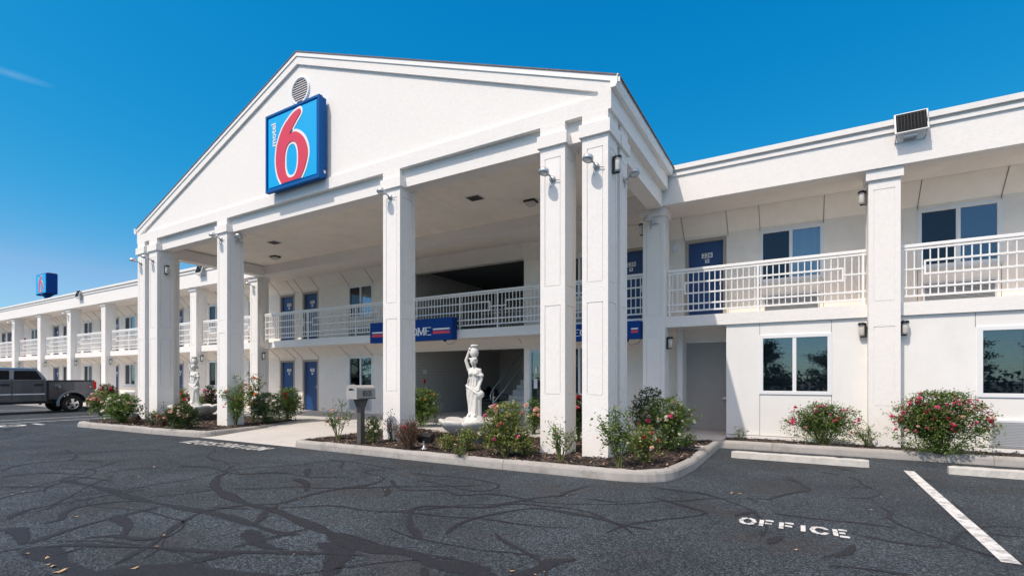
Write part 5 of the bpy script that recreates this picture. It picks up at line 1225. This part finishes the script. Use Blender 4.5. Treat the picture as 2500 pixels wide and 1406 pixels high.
# greenhouse: tapering
def ring(z, y0, y1, hw): return [(-hw, y0, z), (hw, y0, z), (hw, y1, z), (-hw, y1, z)]
bm = bmesh.new(); rs = [ring(1.35, -1.45, 1.085, .965), ring(1.45, -1.30, 1.07, .945), ring(1.80, -.80, .87, .80), ring(1.875, -.62, .74, .72), ring(1.895, -.45, .60, .60)]
V = [[bm.verts.new(T(p)) for p in r_] for r_ in rs]
for i in range(4):
    for k in range(4): bm.faces.new((V[i][k], V[i][(k + 1) % 4], V[i + 1][(k + 1) % 4], V[i + 1][k]))
bm.faces.new(V[4]); bm.faces.new(V[0][::-1]); bmesh.ops.bevel(bm, geom=[e for e in bm.edges if abs(e.verts[0].co.z - e.verts[1].co.z) > .01 and e.verts[0].co.z > 1.3], offset=.07, segments=4, affect='EDGES')
m = MB(); m.bm(bm, 'truck_paint', smooth=False); m.build('roof', t)
def gpt(y, z, side, out=.006):   # point on the greenhouse side
    hw = .945 + (.80 - .945) * (z - 1.45) / .35; return (TX + side * (hw + out), TY + y, z)
def sidewin(y0, y1, yt0, yt1, name, z0=1.42, z1=1.775):
    for sd in (1, -1):
        P = [(y0, z0), (y1, z0), (yt1, z1), (yt0, z1)]; Q = []
        for i in range(4):
            a_, b_, c_ = Vector(P[i - 1]), Vector(P[i]), Vector(P[(i + 1) % 4]); r_ = .05
            d1 = (a_ - b_).normalized() * r_; d2 = (c_ - b_).normalized() * r_
            Q += [b_ + d1 * (1 - k / 3) ** 2 + d2 * (k / 3) ** 2 for k in range(4)]
        m = MB(); A = [gpt(q.x, q.y, sd, .012) for q in Q]; B = [gpt(q.x, q.y, sd, -.03) for q in Q]; n = len(Q)
        m.add(A + B, [tuple(range(n))] + [(i, (i + 1) % n, n + (i + 1) % n, n + i) for i in range(n)], 'truck_glass'); m.build(name, t)
sidewin(.06, .93, .10, .78, 'side_window'); sidewin(-1.12, -.07, -.62, -.03, 'side_window')
m = MB(); m.add([T(p) for p in [(-.80, -1.36, 1.43), (.80, -1.36, 1.43), (.66, -.84, 1.80), (-.66, -.84, 1.80)]], [(0, 1, 2, 3)], 'truck_glass'); m.build('windshield', t)
m = MB(); m.add([T(p) for p in [(-.78, 1.095, 1.46), (.78, 1.095, 1.46), (.68, .90, 1.78), (-.68, .90, 1.78)]], [(0, 1, 2, 3)], 'truck_glass'); m.build('rear_window', t)
for sd in (1, -1):
    xs = TX + sd * .999
    for y in (.0, 1.085 - .14):
        m = MB(); m.box(min(xs, xs + sd * .004), max(xs, xs + sd * .004), TY + y - .006, TY + y + .006, .60, 1.36, 'plastic_black'); m.build('door_seam', t)
    m = MB(); m.box(min(xs - sd * .02, xs - sd * .0), max(xs - sd * .02, xs), TY + 1.086, TY + 1.114, .56, 1.34, 'plastic_black'); m.build('gap_seal', t)
    for y in (-.20, .80):
        m = MB(); m.box(min(xs - sd * .012, xs + sd * .012), max(xs - sd * .012, xs + sd * .012), TY + y - .13, TY + y + .13, 1.15, 1.24, 'plastic_black', .011); m.build('door_handle', t)
    for (a_, b_) in ((.02, 1.0), (-1.2, -.02)):
        m = MB(); m.box(min(xs - sd * .002, xs + sd * .01), max(xs - sd * .002, xs + sd * .01), TY + a_, TY + b_, .79, .83, 'frame_white', .003); m.build('trim_strip', t)
    # flares
    for cy in (ya, yfr):
        m = MB(); v = []; f = []; n = 18
        for k in range(n + 1):
            an = math.pi * (-.05 + 1.1 * k / n)
            for (r_, o_) in ((.455, .0), (.47, .030), (.52, .032), (.56, .006)): v.append((TX + sd * (.988 + o_), TY + cy + r_ * math.cos(an), .36 + r_ * math.sin(an)))
        for k in range(n):
            for j in range(3): f.append((k * 4 + j, (k + 1) * 4 + j, (k + 1) * 4 + j + 1, k * 4 + j + 1))
        m.add(v, f, 'truck_paint', True); m.build('wheel_flare', t)
    # tail lamp
    m = MB(); m.box(*(sorted((TX + sd * .86, TX + sd * 1.003))), TY + yr - .14, TY + yr - .015, .98, 1.32, 'tail_red', .02); m.build('tail_lamp', t)
    m = MB(); m.lathe([(0, 0), (.10, 0), (.105, -.004), (.09, -.004)], 'truck_paint', (xs + .004 * sd, TY + 1.42, 1.12), 20, 'x'); m.build('fuel_door', t)
m = MB(); m.box(TX - .98, TX + .98, TY + yr - .12, TY + yr + .10, .50, .70, 'chrome', .03); m.build('rear_bumper', t)
m = MB(); m.box(TX - .98, TX + .98, TY - 3.0, TY - 2.82, .45, .72, 'chrome', .03); m.build('front_bumper', t)
m = MB(); m.box(TX - .80, TX + .80, TY - 2.75, TY + yr - .15, .40, .60, 'plastic_black'); m.tube([T((-.7, ya, .36)), T((.7, ya, .36))], .06, 'plastic_black'); m.box(TX - .9, TX + .9, TY - 1.4, TY + 1.1, .42, .52, 'plastic_black'); m.build('chassis', t)
m = MB(); m.box(TX + .992, TX + 1.004, TY + 2.42, TY + 2.50, 1.07, 1.11, 'tail_red'); m.box(TX + .992, TX + 1.004, TY + 2.52, TY + 2.57, 1.07, 1.11, 'chrome'); m.build('badge', t)
def wheel(x, y, sd):
    m = MB(); R0 = .375
    m.lathe([(.20, -.12), (R0 - .03, -.125), (R0 - .005, -.10), (R0, -.04), (R0, .04), (R0 - .005, .10), (R0 - .03, .125), (.225, .118), (.215, .09)], 'rubber', (x, y, .36), 40, 'x'); o = m.build('wheel', t)
    m = MB(); xo = x + sd * .10
    m.lathe([(.225, -.02 * sd), (.235, .015 * sd), (.218, .012 * sd), (.205, -.03 * sd)], 'chrome', (xo, y, .36), 36, 'x')
    for k in range(5):
        a_ = 2 * math.pi * k / 5 + .3; c, s_ = math.cos(a_), math.sin(a_); q = []
        for (rr_, hw_) in ((.04, .055), (.12, .042), (.215, .070)):
            for e in (-1, 1): q.append((rr_ * c - e * hw_ * s_, rr_ * s_ + e * hw_ * c))
        A = [(xo + sd * (.012 if i < 2 else .008 if i < 4 else .0), y + p[0], .36 + p[1]) for i, p in enumerate(q)]; m.add(A, [(0, 1, 3, 2), (2, 3, 5, 4)], 'chrome')
    m.lathe([(0, .03 * sd), (.035, .028 * sd), (.06, .015 * sd), (.062, 0)], 'chrome', (xo, y, .36), 20, 'x')
    for k in range(6): a_ = k * math.pi / 3; m.lathe([(0, .018 * sd), (.010, .018 * sd), (.012, .01 * sd)], 'plastic_black', (xo, y + .075 * math.cos(a_), .36 + .075 * math.sin(a_)), 8, 'x')
    m.build('rim', o)
    m = MB(); m.lathe([(0, -.05 * sd), (.21, -.05 * sd)], 'plastic_black', (xo, y, .36), 20, 'x'); m.build('brake_disc', o)
for yy in (ya, yfr): wheel(TX + .85, TY + yy, 1); wheel(TX - .85, TY + yy, -1)

# ================================================================== PLANTS
def shrub(name, base, w, h, dense, leafm, flowers, label, cat='rose bush', seed=0, stems=9, leaf=.036, cane='rose_stem', group='rose bushes in the beds', squash=.8, top=.0, low=.12, spike=False, hollow=0):
    """base point, width and height in metres; canes that fork, leaflets along them, blossoms at the tips"""
    rnd = random.Random(seed * 7 + 3); base = Vector(base); t = thing(name, base, label, cat, group)
    st = MB(); lf = MB(); tips = []; anchors = []
    rx = w / 2; ry = w / 2 * squash
    for k in range(stems):
        a = rnd.uniform(0, 6.28); q = math.sqrt(rnd.random()); tx, ty = rx * q * math.cos(a), ry * q * math.sin(a); tz = h * (1 - .42 * q * q) * rnd.uniform(.74, 1.0)
        b0 = base + Vector((tx * .12, ty * .12, 0)); e = base + Vector((tx, ty, tz)); mid = base + Vector((tx * .45, ty * .45, tz * .58)) + Vector((rnd.gauss(0, .02), rnd.gauss(0, .02), 0))
        P = [b0 * (1 - u) ** 2 + mid * 2 * u * (1 - u) + e * u * u + Vector((rnd.gauss(0, .006), rnd.gauss(0, .006), 0)) for u in (i / 7 for i in range(8))]
        st.tube(P, .0085 * (1 + .4 * rnd.random()), cane, 5, r1=.003, cap=False); tips.append(P[-1]); anchors += [(p, i / 7) for i, p in enumerate(P) if i / 7 > low]
        for j in range(3 + int(3 * dense)):
            i = rnd.randint(3, 6); p = P[i]; d = Vector((rnd.gauss(0, 1), rnd.gauss(0, 1) * squash, rnd.uniform(.2, 1.1))).normalized(); L = rnd.uniform(.10, .26) * (h / .8) ** .6
            B = [p, p + d * L * .5 + Vector((0, 0, .01)), p + d * L + Vector((0, 0, .03))]; st.tube(B, .0042, cane, 4, r1=.002, cap=False); tips.append(B[-1]); anchors += [(B[1], .8), (B[2], 1), (p.lerp(B[1], .5), .7)]
    clumps = []
    n = int(dense * 3100 * (w * h) / (.8 * .8) * (.036 / leaf) ** 1.3)
    for k in range(n):
        if spike: p, u = rnd.choice(anchors); p = p + Vector((rnd.gauss(0, .02), rnd.gauss(0, .02), rnd.gauss(0, .02)))
        elif rnd.random() < (.55 if dense > .55 else .9): p, u = rnd.choice(anchors); s_ = .045 if dense > .5 else .028; p = p + Vector((rnd.gauss(0, s_), rnd.gauss(0, s_), rnd.gauss(0, s_)))
        else:
            a = rnd.uniform(0, 6.28); q = rnd.random() ** .42; z = h * (low * .6 + (1 - low * .6) * rnd.random() ** .85); rr = q * math.sqrt(max(0, 1 - ((z / h - .42) / .62) ** 2)); bump_ = 1 + .18 * math.sin(3 * a + seed) * math.sin(z * 9 + seed)
            if len(clumps) < max(8, n // 16): p = base + Vector((rx * rr * bump_ * math.cos(a), ry * rr * bump_ * math.sin(a), z)); clumps.append(p)
            else: p = rnd.choice(clumps) + Vector((rnd.gauss(0, .03), rnd.gauss(0, .03), rnd.gauss(0, .026)))
        if p.z < base.z + .01: p.z = base.z + rnd.uniform(.01, .06)
        L = leaf * rnd.uniform(.6, 1.3) * 1.28; W = L * (.62 if not spike else .32); d = Vector((rnd.gauss(0, 1), rnd.gauss(0, 1), rnd.gauss(0, .5) + (.8 if spike else -.1))).normalized(); up = Vector((rnd.gauss(0, .6), rnd.gauss(0, .6), 1)); s_ = d.cross(up)
        if s_.length < .01: continue
        s_.normalize(); nn = s_.cross(d) * (W * .3); a0 = p; c0 = p + d * L
        lf.add([a0, a0 + d * L * .45 + s_ * W * .5 + nn, c0, a0 + d * L * .45 - s_ * W * .5 + nn, a0 + d * L * .5], [(0, 4, 1), (4, 2, 1), (0, 3, 4), (4, 3, 2)], leafm)
    st.build('stems', t, fixn=False); 
    if lf.f: lf.build('foliage', t, fixn=False)
    for cnt, mt, sz in flowers:
        fl = MB(); cnt = int(cnt * 1.4 + .5); sz *= 1.25
        for k in range(cnt):
            p = rnd.choice(tips) if rnd.random() < .75 else None
            if p is None:
                a = rnd.uniform(0, 6.28); z = rnd.uniform(.35, 1.0); rr = math.sqrt(max(0, 1 - ((z - .42) / .66) ** 2)); p = base + Vector((rx * rr * math.cos(a) * .93, -abs(ry * rr * math.sin(a)) * .93, z * h * .95))
            p = p + Vector((rnd.gauss(0, .02), rnd.gauss(0, .02), rnd.uniform(.0, .03))); r_ = sz * rnd.uniform(.6, 1.25); ax = Vector((rnd.gauss(0, .5), rnd.gauss(-.25, .5), 1)).normalized(); x_ = ax.orthogonal().normalized(); y_ = ax.cross(x_)
            for ly, (rad, lift, np_) in enumerate(((1.0, .25, 6), (.72, .5, 5), (.42, .72, 4))):
                for j in range(np_):
                    a = 6.283 * (j + ly * .4 + rnd.random() * .3) / np_; o_ = x_ * math.cos(a) + y_ * math.sin(a); sd_ = ax.cross(o_) * (rad * r_ * .55); c_ = p + ax * (ly * .12 * r_)
                    fl.add([c_ + sd_ * .25, c_ - sd_ * .25, c_ + o_ * rad * r_ * .75 - sd_ + ax * lift * r_, c_ + o_ * rad * r_ + ax * (lift * r_ * .9), c_ + o_ * rad * r_ * .75 + sd_ + ax * lift * r_], [(0, 1, 2, 3, 4)], mt)
        fl.build('blossoms', t, fixn=False)
    return t
def S(u, v, wpx, hpx, z=.155, **k):
    b = atZ(u, v, z); d = depth(b.x, b.y) / FPX; return dict(base=b, w=wpx * d, h=hpx * d)
PW_, PR, PP, PB, PO = 'petal_white', 'petal_red', 'petal_pink', 'petal_blush', 'petal_orange'
i_ = [0]
def bush(u, v, wpx, hpx, dense, leafm, flowers, label, name='rose_bush', **k):
    i_[0] += 1; s_ = S(u, v, wpx, hpx, k.pop('z', .155)); return shrub(name, s_['base'], s_['w'], s_['h'], dense, leafm, flowers, label, seed=i_[0], **k)
# left bed
bush(300, 1031, 120, 68, 1.5, 'leaf_green', [(26, PW_, .045), (9, PB, .04)], 'dense rose bush with white and pink blossoms at the left end of the bed', leaf=.045, stems=14, squash=.6)
bush(246, 1014, 66, 60, .8, 'leaf_green', [(20, PB, .045), (8, PR, .04)], 'rose bush with pale pink blossoms behind the truck bumper', leaf=.045)
bush(262, 1000, 60, 62, .9, 'leaf_dark', [(34, PR, .05), (6, PP, .05)], 'deep red rose bush in front of the truck tail lamp', leaf=.045)
bush(445, 1046, 112, 58, 1.5, 'leaf_dark', [(24, PB, .042), (8, PW_, .04)], 'low dark rose bush with pale pink blossoms in front of the left statue', leaf=.042, stems=14, squash=.5)
bush(402, 1040, 36, 28, 1.0, 'leaf_plum', [(3, PO, .03)], 'small reddish leaved plant between the paired columns and the pink rose bush', name='bedding_plant', cat='plant', leaf=.04)
bush(372, 1036, 34, 34, .7, 'leaf_silver', [(3, PW_, .04)], 'small silvery plant beside the left spotlight', name='bedding_plant', cat='plant', leaf=.04)
bush(328, 1037, 26, 18, .8, 'leaf_plum', [], 'tiny red leaved plant left of the left spotlight', name='bedding_plant', cat='plant', leaf=.03)
bush(446, 1004, 44, 54, .9, 'leaf_green', [(16, PR, .05), (8, PW_, .05)], 'rose bush with red and white blossoms left of the left statue', leaf=.045)
bush(484, 1004, 30, 40, .9, 'leaf_green', [(5, PW_, .04)], 'rose bush with white blossoms just right of the left statue', leaf=.045)
bush(512, 1012, 40, 70, .9, 'leaf_dark', [(14, PP, .06)], 'pink rose bush between the left statue and the column', leaf=.045)
bush(575, 1040, 62, 122, .55, 'leaf_green', [(5, PP, .05), (3, PB, .05)], 'tall rose bush climbing past the column right of the left statue', leaf=.045, stems=10, low=.2)
bush(618, 1030, 60, 118, .5, 'leaf_green', [(7, PO, .045)], 'tall rose bush with orange blossoms in front of the wing column', leaf=.045, stems=7, low=.15)
bush(655, 1032, 95, 72, 1.2, 'leaf_silver', [(7, PW_, .045)], 'rose bush with a few white blossoms beside the walkway', leaf=.045, stems=12)
bush(705, 1026, 78, 78, 1.1, 'leaf_green', [(8, PB, .045), (2, PR, .04)], 'rose bush with blush blossoms in front of door 102', leaf=.045, stems=11)
# right bed
bush(825, 1074, 64, 102, .20, 'leaf_green', [(2, PR, .04), (2, PB, .035)], 'sparse leggy rose bush left of the mailbox', stems=9, low=.45, leaf=.035)
bush(912, 1080, 46, 62, .95, 'leaf_green', [(2, PW_, .035), (2, PR, .03)], 'small green rose bush between the mailbox and the column', stems=9, leaf=.034)
bush(958, 1078, 40, 76, .25, 'leaf_plum', [(2, PR, .03)], 'wispy rose shoots in front of the WELCOME sign column', stems=5, leaf=.03)
bush(1000, 1096, 92, 72, .9, 'leaf_plum', [(2, PR, .03)], 'purple leaved spiky shrub left of the right spotlight', name='barberry_shrub', cat='shrub', cane='rose_cane_brown', spike=True, stems=44, leaf=.026, low=.05)
bush(1030, 1040, 92, 92, 1.5, 'leaf_green', [(8, PW_, .035), (5, PO, .055)], 'dense rose bush with orange blossoms behind the WELCOME sign column', stems=13, leaf=.040)
bush(1092, 1098, 48, 34, .9, 'leaf_yellow', [(1, PO, .03)], 'low yellow green plant right of the right spotlight', name='bedding_plant', cat='plant', leaf=.032)
bush(1140, 1100, 56, 52, .75, 'leaf_yellow', [], 'low green plant in front of the right fountain basin', name='bedding_plant', cat='plant', leaf=.034)
bush(1122, 1112, 40, 16, .5, 'leaf_green', [], 'creeping green plant at the foot of the right fountain', name='bedding_plant', cat='plant', leaf=.025)
bush(1235, 1114, 138, 130, .95, 'leaf_yellow', [(9, PP, .034), (4, PW_, .045), (3, PB, .045)], 'large rose bush with magenta and cream blossoms right of the right fountain', stems=20, leaf=.036, low=.22, squash=.6)
bush(1284, 1110, 48, 58, .8, 'leaf_yellow', [], 'low green shoots at the right foot of the large rose bush', leaf=.033, stems=8)
bush(1302, 1058, 44, 84, .8, 'leaf_green', [(6, PB, .055)], 'rose bush with blush blossoms beside the office door', leaf=.038)
bush(1368, 1126, 108, 106, .13, 'leaf_green', [(1, PB, .02)], 'bare leggy rose bush in front of the two right columns', stems=13, low=.35, leaf=.040, squash=.5)
bush(1412, 1075, 52, 110, 1.3, 'leaf_dark', [(5, PP, .06), (7, PB, .045), (3, PR, .05)], 'pink rose bush seen between the two right columns', stems=10, leaf=.042)
bush(1512, 1142, 100, 152, .36, 'leaf_green', [(4, PW_, .03)], 'tall leggy rose bush against the right corner column', stems=13, low=.30, leaf=.042, squash=.6)
bush(1572, 1128, 84, 88, .7, 'leaf_yellow', [(6, PR, .028), (2, PB, .03), (2, PW_, .035)], 'rose bush with small red blossoms at the corner of the bed', stems=12, leaf=.032)
bush(1628, 1098, 140, 126, 1.0, 'leaf_green', [(14, PW_, .036), (8, PB, .030), (3, PP, .045)], 'large full rose bush with cream blossoms at the right end of the bed', stems=20, leaf=.036, squash=.7)
bush(1585, 1075, 96, 128, .75, 'leaf_dark', [], 'dark leaved bush behind the full cream rose bush', stems=13, leaf=.040, low=.4)
bush(1676, 1090, 50, 26, .7, 'leaf_green', [(2, PW_, .02)], 'low green shoots at the right end of the bed', leaf=.030, stems=7)
# bed along the right wall
bush(2012, 1086, 170, 98, 1.2, 'leaf_green', [(26, PP, .032), (12, PR, .030)], 'medium rose bush with pink blossoms under the office window', stems=22, leaf=.030, low=.15, squash=.28, z=.14)
bush(2118, 1090, 48, 56, .35, 'leaf_green', [], 'small spindly rose bush left of the pilaster foot', stems=6, leaf=.028, squash=.3, z=.14)
bush(2300, 1108, 206, 150, 1.8, 'leaf_green', [(70, PP, .030), (34, PR, .028), (70, PB, .024)], 'large rose bush covered in pink blossoms at the right wall', stems=40, leaf=.030, low=.05, squash=.34, z=.14)
bush(1806, 1074, 22, 30, .35, 'leaf_green', [(1, PB, .025)], 'tiny rose seedling at the foot of the wall', stems=3, leaf=.025, squash=.4, z=.14)

# fallen leaves on the asphalt
lf0 = None
LV = [(925, 1164, 1), (340, 1163, 1), (78, 1185, 1), (30, 1206, 1), (58, 1199, 1), (184, 1260, 1), (65, 1350, 1.2), (145, 1393, 1.6), (130, 1380, 1), (118, 1376, 1), (382, 1332, 1), (400, 1305, .8), (328, 1385, 1), (555, 1137, 1), (376, 1139, 1), (737, 1134, .8), (730, 1217, .8), (718, 1351, .8), (940, 1195, 1), (1305, 1401, 1), (1250, 1392, .8), (1328, 1394, .7), (1942, 1340, 1.2), (1788, 1202, 1.2), (1806, 1203, 1.2), (2125, 1243, .8), (2150, 1212, .8), (1385, 1209, .8), (115, 1360, 1)]
rnd = random.Random(3)
for (u, v, s_) in LV:
    p = atZ(u, min(v, 1404), .012)
    if lf0 is None:
        m = MB(); N_ = 10; L = .05; ring_ = [(L * math.cos(a) * (1 + .25 * math.sin(5 * a)), L * .62 * math.sin(a) * (1 + .2 * math.cos(5 * a)), .008 * math.sin(2 * a + 1)) for a in (6.283 * k / 20 for k in range(20))]
        m.add([(0, 0, .003)] + ring_, [(0, 1 + k, 1 + (k + 1) % 20) for k in range(20)], 'dry_leaf'); m.tube([(-L, 0, .002), (-L * 1.5, .006, .006)], .0015, 'dry_leaf', 4)
        o = lf0 = m.build('fallen_leaf', None, None, 'dry tan leaf lying on the dark asphalt', 'leaf', 'dry leaves scattered on the asphalt', fixn=False)
    else: o = lf0.copy(); C.objects.link(o)
    o.location = p; o.rotation_euler = (rnd.uniform(-.2, .2), rnd.uniform(-.2, .2), rnd.uniform(0, 6.28)); k = s_ * rnd.uniform(.22, .5); o.scale = (k, k, k)

# trees across the lot behind the camera: they show only as reflections in the windows
def tree(name, x, y, h, seed, lb, cone, n):
    rnd = random.Random(seed); t = thing(name, (x, y, 0), lb, 'tree', 'trees across the parking lot'); m = MB(); m.tube([(x, y, 0), (x + .1, y, h * .25), (x - .1, y + .1, h * .55), (x, y, h * .85)], .03 * h, 'trunk_bark', 10, r1=.04)
    cl = []
    for k in range(16):
        a = rnd.uniform(0, 6.28); q = rnd.uniform(.1, .92); r_ = h * ((.42 * (1 - q) + .03) if cone else .34 * math.sqrt(max(0, 1 - ((q - .55) / .5) ** 2))); z = h * q; e = Vector((x + r_ * math.cos(a), y + r_ * math.sin(a), z)); m.tube([(x, y, z * .75), e], .012 * h, 'trunk_bark', 6, r1=.015); cl.append((e, r_))
    m.build('trunk', t); c = MB()
    for k in range(n):
        e, r_ = rnd.choice(cl); u = rnd.random(); p = Vector((x, y, e.z * (.8 + .2 * u))).lerp(e, u ** .6) + Vector((rnd.gauss(0, h * .055), rnd.gauss(0, h * .055), rnd.gauss(0, h * .035))); p.z = max(p.z, .15); s_ = h * rnd.uniform(.011, .024); d = Vector((rnd.gauss(0, 1), rnd.gauss(0, 1), rnd.gauss(0, 1))).normalized(); q = d.orthogonal().normalized()
        c.add([p - d * s_, p - q * s_ * .5, p + d * s_, p + q * s_ * .5], [(0, 1, 2, 3)], 'leaf_tree')
    c.build('crown', t, fixn=False)
hd = thing('hedge', (-20, -29, 0), 'long clipped hedge along the far side of the lot, reflected low in the windows', 'hedge'); m = MB(); rnd = random.Random(9)
for k in range(9000):
    p = Vector((rnd.uniform(-95, 40), -29 + rnd.uniform(-.6, .6), rnd.uniform(.05, 1.9 + .3 * math.sin(k)))); s_ = rnd.uniform(.12, .25); d = Vector((rnd.gauss(0, 1), rnd.gauss(0, .5), rnd.gauss(0, 1))).normalized(); q = d.orthogonal().normalized()
    m.add([p - d * s_, p - q * s_ * .6, p + d * s_, p + q * s_ * .6], [(0, 1, 2, 3)], 'leaf_tree')
m.build('foliage', hd, fixn=False)
TR = [('spruce_tree', -2.6, -26, 5.6, 1, 'pointed spruce reflected in the left pane of the left office window'), ('oak_tree', 2.3, -26, 5.0, 0, 'dark round tree reflected in the right pane of the left office window'),
      ('oak_tree', 17.5, -27, 8.0, 0, 'broad tree reflected in the office window at the right edge'), ('oak_tree', 12.0, -30, 5.0, 0, 'low round tree reflected in the left part of the right edge window'), ('spruce_tree', 26, -32, 10, 1, 'tall spruce in the far corner across the lot'),
      ('oak_tree', -24, -30, 7, 0, 'mid sized leafy tree across the lot, reflected in the lobby window'), ('oak_tree', -58.5, -27, 8.0, 0, 'leafy tree across the lot, reflected in the window beside door 101'), ('oak_tree', -66, -27, 7.5, 0, 'leafy tree across the lot, left of the one reflected beside door 101'), ('oak_tree', -84, -28, 9, 0, 'leafy tree furthest left across the lot')]
for i, (nm, x, y, h, cn, lb) in enumerate(TR): tree(nm, x, y, h, i + 40, lb, cn, 4200 if abs(x) < 20 else 2600)
